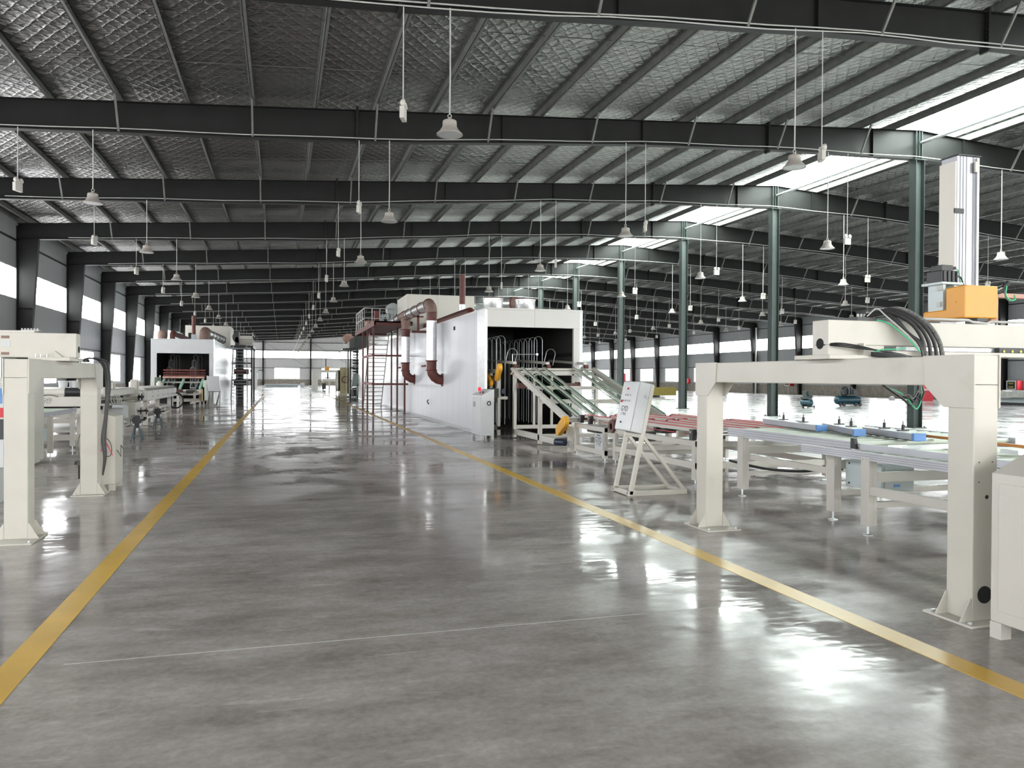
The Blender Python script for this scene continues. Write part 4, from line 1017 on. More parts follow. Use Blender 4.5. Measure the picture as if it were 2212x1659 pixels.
MB().box(-6.1, -5.9, 9.7, 9.95, 0, 1.79).build('end_post', 'cream', GL)

KL = thing('control_console', 'cream control console behind the far leg of the left gantry', 'console', (-2.5, 12.2, 0))
MB().prism([(-2.52, .09), (-2.205, .09), (-2.205, 1.03), (-2.48, 1.10), (-2.52, 1.10)], 'y', 11.90, 12.46).build('cabinet', 'cream', KL, .008)
for yy in (11.92, 12.38):
    for xx in (-2.29, -2.51): MB().box(xx, xx+.08, yy, yy+.06, 0, .09).build('foot', 'cream', KL)
tube('loose_wire', 'black', KL, [(-2.203, 12.0, .55), (-2.19, 12.02, .54), (-2.16, 12.05, .46), (-2.16, 12.06, .62), (-2.14, 12.12, .56)], .005)
tag(MB().box(-4.95, -4.20, 15.5, 16.25, .05, 1.545).box(-4.9, -4.25, 15.55, 16.2, 0, .05).build('electrical_cabinet', 'cream', None, .01), 'tall cream electrical cabinet behind the near leg of the left gantry', 'cabinet')
Kt = thing('screen_console', 'white console with screen and red band at the left picture edge', 'console', (-3.5, 11.1, 0))
MB().box(-3.95, -3.285, 11.0, 11.5, .45, 1.50).box(-3.9, -3.35, 11.05, 11.45, 0, .45).build('cabinet', 'white', Kt, .008)
MB().box(-3.9, -3.30, 10.994, 11.0, 1.24, 1.43).build('screen', 'blue', Kt)
MB().box(-3.95, -3.284, 10.992, 11.0, 1.07, 1.19).build('red_band', 'red', Kt)
MB().box(-3.95, -3.284, 10.992, 11.0, .80, 1.05).build('black_panel', 'blackmetal', Kt)

# roller table on the left with its frame
T3 = roller_table('roller table with grey rail left of the lane, behind the left gantry', -6.2, -4.22, 16.5, 18.75, .80, .895, [18.45, 16.8], .22)
T3b = MB().box(-5.4, -4.45, 16.9, 17.6, .32, .63).build('control_box', 'bluegrey', T3, .006)
MB().box(-6.1, -4.3, 19.2, 19.3, .16, .28).box(-6.1, -4.3, 19.2, 19.3, .66, .74).build('cross_rail', 'creamclean', T3)
MB().box(-4.36, -4.26, 19.35, 19.45, 0, .86).build('leg', 'creamclean', T3)
# trimming machine: beam with logo, motors on top
E1 = thing('trimming_machine', 'cream machine with logo on its cross beam and motors on top, left side', 'machine', (-5, 19.5, 0))
MB().box(-7.4, -4.05, 19.9, 20.25, .875, 1.10).build('cross_beam', 'creamclean', E1, .012)
for x in (-7.35, -4.25): MB().box(x, x+.16, 19.95, 20.2, 0, .875).build('post', 'creamclean', E1, .006)
MB().box(-7.4, -4.05, 19.95, 20.2, .845, .865).build('painted_shade_strip', 'dark', E1)  # solid dark strip drawn as the shade beneath the cross beam
lettering('GYD', E1, (-5.07, 19.888, 1.03), (1, 0, 0), (0, 0, 1), .088, name='logo')
lettering('广宇大', E1, (-5.07, 19.888, .965), (1, 0, 0), (0, 0, 1), .045, name='lettering')
for x0, x1, r in ((-5.55, -4.72, .085), (-4.75, -3.95, .095)):
    mo = MB().cyl((x0+.36, 20.07, 1.10+r+.01), (x1, 20.07, 1.10+r+.01), r, 20).box(x0+.4, x1-.05, 20.0, 20.14, 1.09, 1.13).build('motor', 'creamclean', E1)
    MB().cyl((x0, 20.07, 1.10+r+.01), (x0+.36, 20.07, 1.10+r+.01), r*1.05, 20).build('motor_cap', 'blackmetal', mo)
tube('cable', 'black', E1, smooth_path([(-5.3, 19.9, 1.10), (-5.2, 19.88, 1.13), (-5.0, 19.88, 1.14), (-4.85, 19.9, 1.10)]), .008)
for i, x in enumerate((-5.55, -5.33, -5.12)):
    b = thing('bucket', '', 'bucket', (x, 23.2+.15*i, 1.257), 'white buckets on the left machine')
    MB().lathe((x, 23.2+.15*i, 1.257), [(0, 0), (.10, 0), (.115, .16)], n=20).build('pail', 'white', b)
    MB().lathe((x, 23.2+.15*i, 1.257), [(.115, .15), (.125, .155), (.125, .185), (0, .19)], n=20).build('lid', 'greybox', b)
    b['label'] = 'white lidded bucket on the left machine, %s of three in a row' % ('leftmost', 'middle one', 'rightmost')[i]
# profiling line: housings, hoses, perforated hood
E2 = thing('profiling_machine', 'long cream processing machine with perforated hood on the left side', 'machine', (-4.6, 27, 0))
MB().box(-6.4, -4.0, 20.9, 24.7, 1.06, 1.255).build('hood', 'creamclean', E2, .03)
MB().box(-6.4, -4.05, 21.2, 24.6, .84, .90).box(-6.4, -4.1, 21.2, 24.6, .2, .26).build('bed', 'creamclean', E2, .006)
MB().box(-6.0, -4.05, 22.9, 23.7, 1.0, 1.2).box(-6.4, -4.3, 21.3, 24.2, .70, .84).build('tooling', 'blackmetal', E2)
for x, y in ((-4.15, 21.3), (-4.15, 23.2), (-6.3, 21.3), (-6.3, 24.4)): MB().box(x-.06, x+.06, y-.06, y+.06, 0, .9).build('leg', 'creamclean', E2, .004)
MB().box(-4.05, -3.78, 23.15, 23.95, .35, .88).build('side_box', 'cream', E2, .01)
for q, z in ((0, .62), (.14, .62)): MB().lathe((-3.78+q, 23.5, z), [(.02, 0), (.02, .05), (.10, .06), (.11, .075), (.03, .09), (.02, .12)], (1, 0, 0), 18).build('hand_wheel', 'blackmetal', E2)
for (x, y, z0, z1) in ((-4.28, 22.6, 1.25, 1.42), (-4.0, 24.4, 1.25, 1.48)):
    MB().box(x-.10, x+.06, y-.12, y+.12, z0-.25, z1).box(x+.06, x+.09, y-.06, y+.06, z0-.2, z1-.04).build('riser', 'cream', E2, .006)
for i in range(3): MB().torus((-4.02+.03*i, 21.4+.12*i, .98), (.8, -.5, .2), .15-.015*i, .014, 24, 6).build('air_hose', 'conduit', E2)
MB().torus((-3.92, 24.6, 1.02), (.7, -.6, 0), .15, .014, 24, 6).build('air_hose', 'conduit', E2)
for x, r in ((-3.98, .12), (-3.90, .10)): MB().lathe((x, 24.6, .98), [(.02, 0), (r*.4, .02), (r, .03), (r, .05), (r*.4, .06), (.02, .09)], (1, 0, 0), 18).build('pulley', 'blackmetal', E2)
MB().box(-3.95, -3.72, 20.95, 21.5, .80, .88).box(-4.3, -3.8, 21.6, 22.2, .5, .82).build('tool_head', 'greybox', E2, .01)
hd = MB().prism([(-5.0, .80), (-3.98, .80), (-3.98, 1.12), (-4.08, 1.20), (-5.0, 1.20)], 'y', 26.3, 33.3).build('perforated_hood', 'creamclean', E2, .012)
hl = MB()
for i in range(5):
    y = 27.4+i*1.15
    hl.disc((-3.979, y, 1.06), (1, 0, 0), .026, .004, 10)
    for dy in (-.06, .10): hl.disc((-3.979, y+dy, .93), (1, 0, 0), .022, .004, 10)
hl.build('hood_holes', 'dark', hd)
MB().box(-5.0, -3.98, 24.9, 26.3, .82, 1.16).build('hood_link', 'cream', E2, .02)
for y in (27.0, 29.5, 32.4): MB().box(-4.2, -4.08, y, y+.12, 0, .80).box(-4.2, -4.08, y, y+.12, 0, .02).build('leg', 'creamclean', E2, .004)
MB().box(-5.0, -4.1, 27.0, 32.5, .45, .52).box(-5.0, -4.1, 27.0, 32.5, .22, .28).build('bed', 'creamclean', E2)
MB().torus((-4.0, 33.2, .62), (.3, 1, 0), .30, .03, 24, 8).build('drive_chain', 'black', E2)
MB().box(-4.6, -4.1, 33.0, 33.4, .4, .9).build('drive_motor', 'blackmetal', E2)
tube('cable', 'black', E2, smooth_path([(-4.3, 33.3, 1.2), (-4.1, 33.5, 1.25), (-3.95, 33.6, 1.0), (-3.95, 33.6, .8)]), .02)
for i, (x, y, z, r) in enumerate(((-6.3, 30.0, 1.05, .13), (-5.9, 31, 1.05, .15), (-5.5, 33, 1.05, .14), (-4.95, 36, 1.0, .14))):
    c = MB().lathe((x, y, z), [(0, 0), (r, 0), (r, .28), (r*.6, .32), (r*.6, .36), (0, .36)], n=18).box(x-.05, x+.05, y-.05, y+.05, 0, z+.01).build('dust_pot', 'cream')
    tag(c, 'cream dust pot on a post behind the perforated hood, %s the camera' % (ORD[i] + (' from' if i else ' to')), 'pot', 'dust pots behind the perforated hood')
# two grey stands carrying black motors
for i, (x, y) in enumerate(((-3.45, 21.3), (-3.64, 26.1))):
    t = thing('pedestal_motor', 'black finned motor on a grey three-legged stand, %s of the two stands by the lane' % ('nearer', 'farther')[i], 'motor', (x, y, 0), 'motor stands by the lane')
    for a in (-1, 1):
        MB().bar((x+a*.12, y-.16, 0), (x+a*.055, y-.03, .30), .035).build('leg', 'standgrey', t); MB().bar((x+a*.10, y+.18, 0), (x+a*.05, y+.04, .30), .035).build('leg', 'standgrey', t)
    MB().box(x-.10, x+.10, y-.13, y-.10, .08, .11).box(x-.08, x+.08, y-.07, y+.07, .29, .31).build('brace', 'standgrey', t)
    mb = MB().cyl((x, y-.14, .49), (x, y+.14, .49), .10, 20)
    for q in range(8): a = q*math.pi/4; mb.bar((x+math.cos(a)*.10, y-.12, .49+math.sin(a)*.10), (x+math.cos(a)*.10, y+.12, .49+math.sin(a)*.10), .03)
    mb.box(x-.05, x+.05, y-.08, y+.08, .30, .42); mo = mb.build('motor', 'blackmetal', t)
    tube('hose', 'standgrey', t, smooth_path([(x+.02, y-.15, .60), (x-.08, y-.16, .60), (x-.125, y-.16, .48), (x-.09, y-.16, .36), (x-.02, y-.16, .34)]), .011)
    MB().cyl((x+.10, y, .49), (x+.19, y, .49), .018, 8).cyl((x+.15, y, .49), (x+.165, y, .49), .035, 10).build('spout', 'blackmetal', mo)

# ------------------------------------------------------------------ left drying oven
LX0, LX1, LY0, LY1, LZ = -6.80, -3.58, 46.1, 66.0, 3.55
L = thing('drying_oven', 'white drying oven in the distance left of the lane, seen from its mouth', 'oven', (-5.2, 56, 0))
MB().box(LX1-.10, LX1, LY0+.1, LY1, 0, LZ).build('side_wall', 'oven', L)
MB().box(LX0, LX0+.10, LY0+.1, LY1, 0, LZ).build('side_wall', 'oven', L)
MB().box(LX0, LX1, LY0, LY0+.1, 2.81, LZ).build('front_header', 'white', L, .01)
MB().box(LX0, -6.50, LY0, LY0+.1, 0, 2.81).build('front_post', 'white', L, .01); MB().box(-3.84, LX1, LY0, LY0+.1, 0, 2.81).build('front_post', 'white', L, .01)
MB().box(LX1-.03, LX1+.03, LY0-.02, LY0+.04, 0, LZ+.08).build('corner_flashing', 'clad', L)
MB().box(LX0, LX1, LY0, LY1, LZ, LZ+.05).build('roof_panel', 'white', L)
MB().box(LX0+.1, LX0+.12, LY0+.12, LY1-.1, 0, 3.4).box(LX1-.12, LX1-.1, LY0+.12, LY1-.1, 0, 3.4).box(LX0+.1, LX1-.1, LY0+.12, LY1-.1, 3.38, 3.4).box(LX0+.1, LX1-.1, 52, 52.1, 0, 3.4).build('inner_lining', 'darklining', L)
for xc in (-5.93, -4.72):
    for (dx, y, zt, r) in ((-.02, 48.2, 2.80, .10), (.14, 49.2, 2.78, .08), (-.04, 47.6, 2.48, .10), (-.05, 47.0, 2.08, .12)):
        MB().tube([(xc+dx-r, y, .6), (xc+dx-r, y, zt-r)] + [(xc+dx-r*math.cos(math.pi*q/6), y, zt-r+r*math.sin(math.pi*q/6)) for q in range(1, 6)] + [(xc+dx+r, y, zt-r), (xc+dx+r, y, .6)], .016, 6).build('hanger_loop', 'galv', L)
V = thing('inclined_conveyor', 'mint green inclined conveyor with dark rollers at the left oven mouth', 'conveyor', (-4.9, 44.8, 0))
for z, r, m in ((1.88, .05, 'rust'), (1.74, .04, 'rust'), (1.60, .06, 'rust')): MB().cyl((-6.05, 45.2, z), (-3.95, 45.2, z), r, 12).build('roller', m, V)
MB().cyl((-6.0, 44.6, 1.50), (-3.95, 44.6, 1.50), .05, 12).build('roller', 'cardboard', V)
for x in (-5.92, -4.98, -4.02):
    MB().bar((x, 44.8, 1.42), (x-.05, 43.4, .90), .10, .16).build('belt_bed', 'mint', V, .004)
MB().box(-6.3, -6.2, 43.2, 45.6, .6, 1.5).box(-3.9, -3.82, 43.2, 45.9, .3, 1.35).build('side_plate', 'palegreen', V)
for xx in (-6.25, -3.9): MB().box(xx, xx+.07, 45.2, 45.3, 0, 1.6).box(xx, xx+.07, 43.2, 43.3, 0, 1.0).build('post', 'creamclean', V)
for xc in (-5.55, -4.4): MB().tube([(xc-.12, 44.4, 1.38), (xc-.16, 43.7, 1.02), (xc-.13, 43.5, .96), (xc+.1, 43.5, .96), (xc+.14, 43.7, 1.02), (xc+.18, 44.4, 1.38)], .022, 6).build('guide_hoop', 'galv', V)
MB().box(-6.2, -3.85, 43.2, 43.3, .78, .88).box(-6.2, -3.85, 44.9, 45.0, 1.2, 1.28).build('cross_rail', 'creamclean', V)
T4 = thing('feed_table', 'low cream feed table in front of the left oven conveyor', 'table', (-4.5, 39.5, 0))
for x, y in ((-4.36, 37.0), (-4.36, 38.2), (-3.98, 40.0), (-3.98, 42.6), (-5.6, 37.0), (-5.6, 42.6)):
    l = MB().box(x-.05, x+.05, y-.05, y+.05, .06, .80).build('leg', 'creamclean', T4); f = MB(); foot(f, x, y, .06); f.build('levelling_foot', 'galv', l)
MB().box(-5.7, -4.3, 36.9, 38.4, .74, .82).box(-5.7, -3.9, 40.0, 42.7, .66, .74).box(-5.7, -3.9, 40.0, 40.1, .36, .44).box(-5.7, -3.9, 42.5, 42.6, .36, .44).box(-4.02, -3.94, 38.4, 42.6, .3, .38).build('rails', 'creamclean', T4)
MB().box(-5.2, -4.5, 39.0, 40.2, .74, .94).build('drive_unit', 'rust', T4, .03); MB().box(-4.4, -4.0, 40.3, 41.4, .74, .90).build('tooling', 'blackmetal', T4, .03)
MB().box(-3.90, -3.84, 42.2, 42.5, .3, .92).build('yellow_guard', 'yellow', T4)
# ducts, house and fans on top
MB().lathe((-6.75, 49.9, LZ+.05), [(.24, 0), (.26, .25), (.26, .45), (.20, .62), (0, .68)], n=24).build('elbow_duct', 'rustdust', L)
MB().tube(smooth_path([(-6.2, 50, LZ), (-6.2, 50, 4.0), (-6.2, 50.3, 4.12), (-6.2, 52, 4.1), (-6.0, 60, 4.0)]), .15, 14).build('roof_duct', 'rust', L)
MB().tube(smooth_path([(-4.42, 50, LZ), (-4.42, 50, 4.05), (-4.42, 50.2, 4.22), (-4.42, 50.8, 4.25)]), .29, 20).build('elbow_duct', 'rustdust', L)
MB().tube([(-4.42, 50.6, 4.2), (-3.95, 58.5, 4.1)], .25, 20).build('clad_duct', 'clad', L)
for q in range(6): MB().torus((-4.42+.47*q/5.5, 50.7+7.8*q/5.5, 4.2-.1*q/5.5), (.06, 1, 0), .255, .025, 20, 6).build('flange', 'blackmetal', L)
MB().cyl((-5.03, 50, 4.05), (-5.03, 50, 5.15), .11, 16).build('chimney', 'rust', L)
MB().box(-5.16, -4.9, 49.9, 50.1, LZ, 4.05).build('chimney_base', 'bluegrey', L)
hb = MB().box(-6.70, -3.62, 61, 65, LZ+.05, 5.25).build('roof_house', 'ovenbox', L, .02); MB().box(-6.5, -6.2, 60.98, 61, 3.9, 4.7).build('dark_port', 'dark', hb)
MB().box(-7.1, -6.75, 58, 60, LZ, 4.6).build('side_unit', 'bluegrey', L)
PfL = thing('service_platform', 'dark steel platform with cream guard panels at the far end of the left oven', 'platform', (-2.7, 61, 0))
MB().box(-3.46, -1.95, 58.6, 63.5, 3.62, 3.76).build('deck', 'blackmetal', PfL)
for x, y in ((-2.05, 58.7), (-2.05, 63.3), (-3.3, 63.3)): MB().box(x-.06, x+.06, y-.06, y+.06, 0, 3.62).build('post', 'blackmetal', PfL)
for z in (2.45, 1.25): MB().box(-3.4, -1.99, 58.66, 58.74, z, z+.10).build('tie_beam', 'blackmetal', PfL)
for z in (4.2, 4.6): MB().cyl((-2.9, 58.65, z), (-2.0, 58.65, z), .025, 6).cyl((-2.0, 58.65, z), (-2.0, 63.4, z), .025, 6).build('railing', 'conduit', PfL)
for x in (-2.9, -2.0): MB().cyl((x, 58.65, 3.76), (x, 58.65, 4.7), .025, 6).build('railing_post', 'conduit', PfL)
MB().box(-2.86, -2.03, 58.7, 58.74, 3.80, 4.45).build('guard_panel', 'ovenbox', PfL)
fb = thing('blower', 'dark fan blower with round casing on the left oven platform', 'blower', (-3.2, 60, 3.76))
MB().lathe((-3.0, 60.2, 4.42), [(0, 0), (.42, 0), (.45, .05), (.45, .5), (0, .55)], (0, 1, 0), 24).box(-3.25, -2.75, 60.2, 60.7, 3.765, 4.4).build('scroll', 'darkgreen', fb)
MB().cyl((-2.75, 60.2, 4.2), (-2.75, 60.7, 4.2), .2, 16).box(-2.95, -2.55, 60.2, 60.7, 3.76, 4.05).build('motor', 'greycable', fb)
LdL = thing('access_ladder', 'grey steel ladder tower beside the far end of the left oven', 'ladder', (-2.9, 58.9, 0))
for x in (-3.40, -2.32): MB().bar((x, 58.2, 0), (x+.12*(1 if x < -3 else -.6), 58.5, 3.7), .07).build('stringer', 'bluegrey', LdL)
for i in range(16): z = .15+i*.225; MB().box(-3.36+.03*z, -2.36-.02*z, 58.2+.08*z-.05, 58.2+.08*z+.05, z-.02, z+.02).build('rung', 'bluegrey', LdL)
for z in (.9, 1.7): MB().box(-3.3, -2.3, 59.6, 60.4, z, z+.4).build('duct_box', 'rust' if z > 1 else 'blackmetal', LdL)
MB().tube([(-2.85, 60, 0), (-2.85, 60, 3.6)], .22, 16).build('riser_duct', 'blackmetal', LdL)
PL = thing('control_panel_stand', 'white tilted control panel on an A-frame in front of the left oven side', 'control panel', (-3.1, 43.2, 0))
MB().add([(-3.62, 42.9, .80), (-3.02, 42.9, .80), (-3.12, 43.2, 1.58), (-3.70, 43.2, 1.58), (-3.62, 43.15, .76), (-3.02, 43.15, .76), (-3.12, 43.45, 1.54), (-3.70, 43.45, 1.54)], [(0,1,2,3),(7,6,5,4),(0,4,5,1),(1,5,6,2),(2,6,7,3),(3,7,4,0)]).build('cabinet', 'white', PL, .01)
for x in (-3.5, -3.05): MB().bar((x, 43.1, .85), (x, 42.7, 0), .06).bar((x, 43.1, .85), (x-.3, 44.6, 0), .06).build('leg', 'white', PL)
MB().box(-3.5, -3.05, 42.68, 42.74, .02, .08).box(-3.8, -3.3, 44.55, 44.61, .02, .08).build('base_rail', 'white', PL)
# ------------------------------------------------------------------ far end of the lane
DT = thing('stacking_tower', 'dark tall roller tower with hood beyond the right oven', 'machine', (5.6, 61.5, 0))
MB().box(5.38, 6.2, 60, 62.5, 3.70, 4.70).build('hood_box', 'darkgreen', DT, .02)
MB().prism([(4.9, 4.25), (5.38, 4.68), (5.38, 3.75), (4.9, 3.75)], 'y', 60.1, 62).build('hood_flank', 'greycable', DT)
MB().box(4.4, 5.45, 60, 62, 3.62, 3.72).build('canopy', 'blackmetal', DT)
for x, y in ((4.98, 60.1), (5.5, 60.1), (6.1, 60.1), (4.98, 62.3), (6.1, 62.3)): MB().box(x-.05, x+.05, y-.05, y+.05, 0, 3.7).build('post', 'blackmetal', DT)
for i in range(15):
    z = .5+i*.21; MB().cyl((5.15, 60.05, z), (5.95, 60.05, z), .055, 10).build('roller', 'blackmetal' if i % 3 else 'galv', DT)
MB().box(4.9, 6.15, 60.0, 62.4, .08, .28).box(4.9, 5.3, 59.9, 60, 2.2, 2.3).box(5.0, 5.6, 59.8, 60.5, .28, .62).build('base', 'blackmetal', DT)
MB().lathe((5.05, 63, 4.62), [(0, 0), (.34, 0), (.38, .05), (.38, .9), (0, .55)], (0, 1, 0), 24).build('fan_casing', 'cardboard', DT)
PR = thing('control_panel_stand', 'small white control panel on a stand by the dark stacking tower', 'control panel', (5.05, 58.3, 0))
MB().add([(4.9, 57.9, .9), (5.3, 57.9, .9), (5.42, 58.2, 1.75), (5.02, 58.2, 1.75), (4.9, 58.1, .9), (5.3, 58.1, .9), (5.42, 58.4, 1.75), (5.02, 58.4, 1.75)], [(0,1,2,3),(7,6,5,4),(0,4,5,1),(1,5,6,2),(2,6,7,3),(3,7,4,0)]).build('cabinet', 'bluegrey', PR)
for x in (4.92, 5.28): MB().bar((x, 58.0, .95), (x-.05, 57.7, 0), .05).bar((x, 58.1, .95), (x+.25, 59.5, 0), .05).build('leg', 'bluegrey', PR)
OM = thing('flywheel_press', 'olive press with big flywheel at the far end right of the lane', 'machine', (5.7, 76, 0))
MB().box(5.26, 6.25, 75, 77, .0, 2.45).build('body', 'olive', OM, .02)
MB().lathe((5.0, 75.5, 1.2), [(0, 0), (.95, 0), (1.0, .05), (1.0, .18), (.85, .2), (0, .2)], (1, -.25, 0), 32).build('flywheel', 'creamclean', OM)
MB().torus((5.75, 74.99, 1.3), (0, 1, 0), .30, .05, 20, 6).build('hand_wheel', 'rust', OM); MB().bar((5.8, 74.95, 0.1), (5.8, 74.95, 4.2), .06).build('mast', 'olive', OM)
FG = thing('gantry_loader', 'small cream gantry with robot head at the far end of the lane', 'gantry', (4.4, 109, 0))
MB().box(3.9, 4.7, 108.7, 109.3, 0, 2.25).build('leg', 'creamclean', FG); MB().box(3.9, 7.6, 108.8, 109.2, 2.1, 2.45).build('axis_beam', 'creamclean', FG)
MB().box(7.4, 7.9, 108.8, 109.2, 0, 2.1).build('leg', 'creamclean', FG)
MB().box(5.6, 6.2, 108.6, 109.3, 2.45, 2.9).build('carriage', 'orange', FG); MB().bar((5.75, 109, 2.5), (5.75, 109, 4.2), .12).bar((6.0, 109, 1.2), (6.0, 109, 2.9), .2).bar((5.6, 108.9, 1.4), (6.4, 108.9, 1.4), .15).build('vertical_arm', 'blackmetal', FG)
FM = thing('feeding_machine', 'cream frame machine at the far end in front of the window', 'machine', (6, 95, 0))
MB().box(4.6, 7.4, 94.5, 96.5, 1.0, 1.3).build('bed', 'creamclean', FM)
for x in (4.7, 5.4, 6.2, 7.2): MB().box(x-.08, x+.08, 94.6, 94.8, 0, 1.0).build('leg', 'creamclean', FM)
MB().box(4.55, 5.0, 94.3, 94.6, .1, .8).build('drive', 'blackmetal', FM)
FP = thing('white_post_machine', 'slim white machine with cable loop at the far left end of the lane', 'machine', (-3.5, 116, 0))
MB().box(-3.9, -3.3, 115.7, 116.3, 0, 2.4).box(-4.3, -2.9, 115.8, 116.2, 2.1, 2.5).build('body', 'white', FP, .02); tube('cable', 'black', FP, smooth_path([(-3.1, 115.7, 2.4), (-2.6, 115.7, 2.3), (-2.6, 115.7, 1.0), (-2.9, 115.7, .4)]), .05)
tag(MB().box(-2.4, 2.6, 118, 120, .25, .42).box(-2.2, 2.3, 118.2, 119.8, 0, .25).build('panel_pallet', 'bluegrey', None), 'low pallet of grey panels lying under the far window', 'pallet')
tag(MB().box(2.65, 3.2, 118.4, 119.4, 0, .6).build('carton', 'white', None, .03), 'white carton beside the low pallet at the far end', 'carton')
# ------------------------------------------------------------------ white floor on the right
C1 = thing('air_compressor', 'large teal air compressor with black pump on wheels on the white floor', 'compressor', (32.6, 39.3, 0))
MB().lathe((31.72, 39.3, .36), [(0, 0), (.16, .02), (.235, .09), (.245, .14), (.245, 1.62), (.235, 1.68), (.16, 1.75), (0, 1.77)], (1, 0, 0), 24).build('tank', 'teal', C1)
for x in (31.95, 32.2, 33.05, 33.35): MB().cyl((x, 39.08, .10), (x, 39.16, .10), .10, 14).box(x-.03, x+.03, 39.1, 39.35, .1, .2).build('wheel', 'black', C1)
pu = MB().box(32.05, 33.15, 39.1, 39.5, .60, .70)
for i in range(3): pu.box(32.25+i*.24, 32.43+i*.24, 39.15, 39.45, .70, 1.05); pu.cyl((32.34+i*.24, 39.3, 1.0), (32.34+i*.24, 39.3, 1.14), .08, 12)
pu.cyl((33.0, 39.1, .85), (33.0, 39.5, .85), .17, 14).box(32.2, 33.0, 39.2, 39.4, 1.02, 1.06).build('pump', 'darkgreen', C1, .01)
MB().torus((32.2, 39.05, .88), (0, 1, 0), .26, .04, 24, 6).cyl((32.2, 39.03, .88), (32.2, 39.1, .88), .06, 10).build('flywheel', 'blackmetal', C1)
C2 = thing('air_compressor', 'small blue-green air compressor standing left of the large one', 'compressor', (27.65, 36.5, 0))
MB().lathe((27.65, 36.15, .32), [(0, 0), (.12, .02), (.19, .08), (.19, .72), (.12, .78), (0, .80)], (0, 1, 0), 20).build('tank', 'teal', C2)
MB().box(27.42, 27.80, 36.3, 36.8, .52, .62).box(27.42, 27.62, 36.3, 36.6, .6, .95).box(27.55, 27.92, 36.4, 36.7, .6, .78).cyl((27.6, 36.35, .80), (27.6, 36.2, .80), .12, 14).build('pump', 'darkgreen', C2, .01)
MB().box(27.45, 27.49, 36.2, 36.24, 0, .2).box(27.85, 27.89, 36.2, 36.24, 0, .2).box(27.43, 27.91, 36.2, 36.24, .07, .11).box(27.43, 27.91, 36.2, 36.9, .105, .13).box(27.6, 27.7, 36.85, 36.9, 0, .13).build('stand', 'blackmetal', C2)
Wp = thing('insulation_pallet', 'stack of yellow mineral wool panels with white sheets on the white floor', 'pallet', (30.3, 59.5, 0))
MB().box(28.0, 29.6, 58.9, 60.4, .18, .84).build('white_sheets', 'white', Wp)
wl = MB()
for i in range(8): wl.box(29.6, 31.75-.05*(i % 2), 58.9, 60.4, .18+i*.082, .18+i*.082+.078)
wl.build('wool_panels', 'wool', Wp)
MB().box(28.2, 28.5, 58.9, 60.4, 0, .18).box(29.0, 29.3, 58.9, 60.4, 0, .18).box(29.9, 30.2, 58.9, 60.4, 0, .18).build('bearers', 'black', Wp)
Pp = thing('panel_stack', 'stack of grey corrugated panels under crumpled film by the right wall', 'stack', (46.5, 39, 0))
st = MB()
for i in range(9): st.box(45.3, 50.2, 36.2, 41.6, .16+i*.075, .16+i*.075+.068)
st.build('panels', 'bluegrey', Pp); MB().box(45.3, 50.2, 36.3, 36.6, 0, .16).box(45.3, 50.2, 41.2, 41.5, 0, .16).box(45.3, 45.5, 36.3, 41.5, 0, .14).build('bearers', 'black', Pp)
random.seed(5); fl = MB(); n = 10
pts = [[(44.9+i*.22, 36.4+j*.5, .86+.10*random.random() + (0 if 1 < i else -.42)) for j in range(n+1)] for i in range(n+1)]
fl.add([p for r_ in pts for p in r_], [(i*(n+1)+j, i*(n+1)+j+1, (i+1)*(n+1)+j+1, (i+1)*(n+1)+j) for i in range(n) for j in range(n)])
o = fl.build('wrapping_film', 'film', Pp); sd = o.modifiers.new('thick', 'SOLIDIFY'); sd.thickness = .01
Rc = thing('fire_cabinet', 'red fire equipment cabinet beyond the nearest ridge column', 'cabinet', (46.9, 48, 0))
MB().box(46.3, 47.3, 47.7, 48.3, 0, .80).box(46.3, 47.3, 47.7, 48.3, .92, 1.34).build('body', 'red', Rc, .01); MB().box(46.2, 48.4, 47.6, 48.4, .80, .92).build('shelf', 'white', Rc)
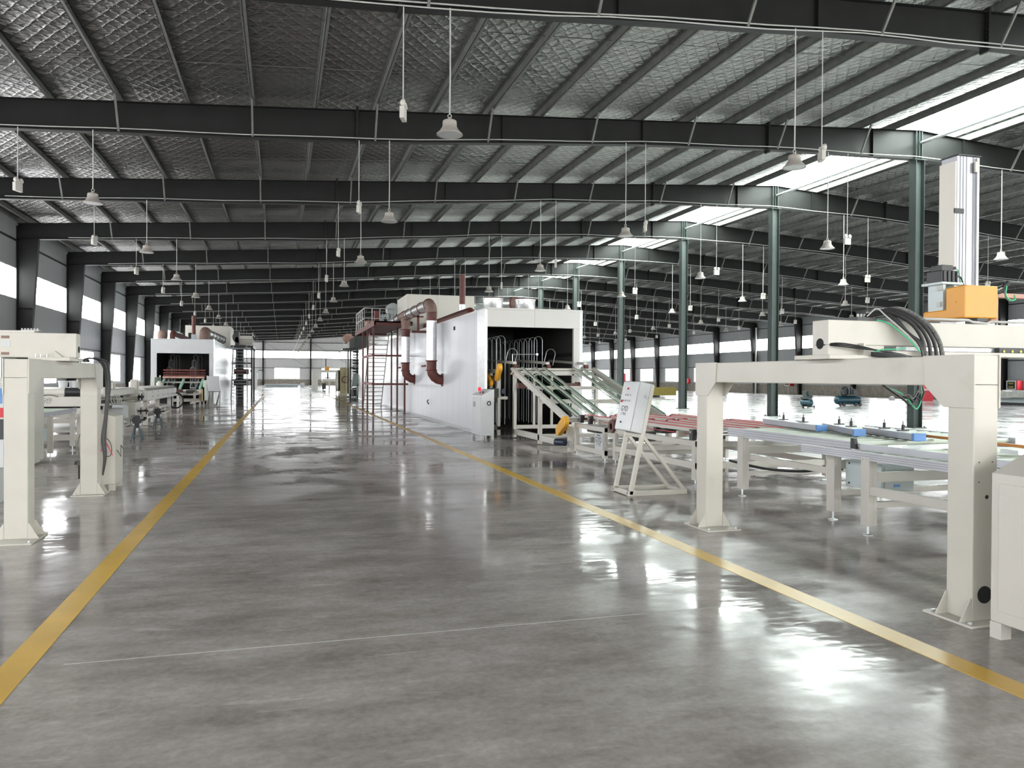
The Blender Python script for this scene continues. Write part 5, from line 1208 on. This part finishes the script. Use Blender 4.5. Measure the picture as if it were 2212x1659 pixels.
tag(MB().box(45.4, 45.7, 49.8, 50.1, 0, .26).lathe((45.55, 49.95, .26), [(.14, 0), (.14, .04), (0, .05)], n=12).build('bin', 'white', None), 'small white bin on the floor near the right wall beside the red cabinet', 'bin')
Rd = tag(MB().box(49.2, 50.0, 108.6, 109.4, 0, 2.3).build('fire_cabinet', 'red', None, .02), 'tall red fire cabinet far down the right wall', 'cabinet')
for (y, z0, z1, lab) in ((43.9, .92, 1.58, 'white hydrant box with red side, nearest on the right wall'), (70.0, .88, 1.44, 'white hydrant box on the right wall seen under the gantry beam'), (91.5, .95, 1.58, 'white hydrant box with red side by the third ridge column')):
    h = thing('hydrant_box', lab, 'box', (50.6, y, z0), 'hydrant boxes on the right wall')
    MB().box(50.55, XR-.09, y-.35, y+.45, z0, z1).build('case', 'white', h, .01); MB().box(50.54, XR-.09, y-.47, y-.35, z0, z1).build('red_side', 'red', h)
    dk_ = MB().box(50.535, 50.55, y-.25, y+.35, z0+.08, z1-.08).build('window', 'dark', h); MB().box(50.53, 50.535, y-.15, y+.25, z0+.14, z0+.26).box(50.53, 50.535, y-.15, y+.25, z1-.26, z1-.14).build('sticker', 'wool', h)
    MB().cyl((50.8, y+.2, 0), (50.8, y+.2, z0), .04, 10).build('pipe', 'conduit', h)
# white rain pipes on the side columns
for i, (x, y) in enumerate(((XL+.35, FY(5)+.25), (XR-.4, FY(7)-.35), (XR-.4, FY(3)+.6))):
    MB().cyl((x, y, 0), (x, y, 7.3), .10, 14).build('rain_pipe', 'conduit'); o = bpy.context.scene.collection.objects[-1]
    tag(o, ('white rain pipe beside a column of the left wall', 'white rain pipe on the right wall above the gantry beam', 'white rain pipe on the right wall behind the stacked panels')[i], 'pipe')
random.seed(11); cr = MB()
for i in range(7): 
    x, y, r_ = 20.6+random.random()*1.6, 58+random.random()*1.5, .12+.12*random.random()
    cr.lathe((x, y, 0), [(0, 0), (r_*1.5, .01), (r_*1.3, r_*.7), (r_*.5, r_*1.4), (0, r_*1.5)], n=9)
tag(cr.build('packaging_heap', 'cardboard'), 'low heap of pinkish packaging on the floor behind the inclined conveyor', 'heap')
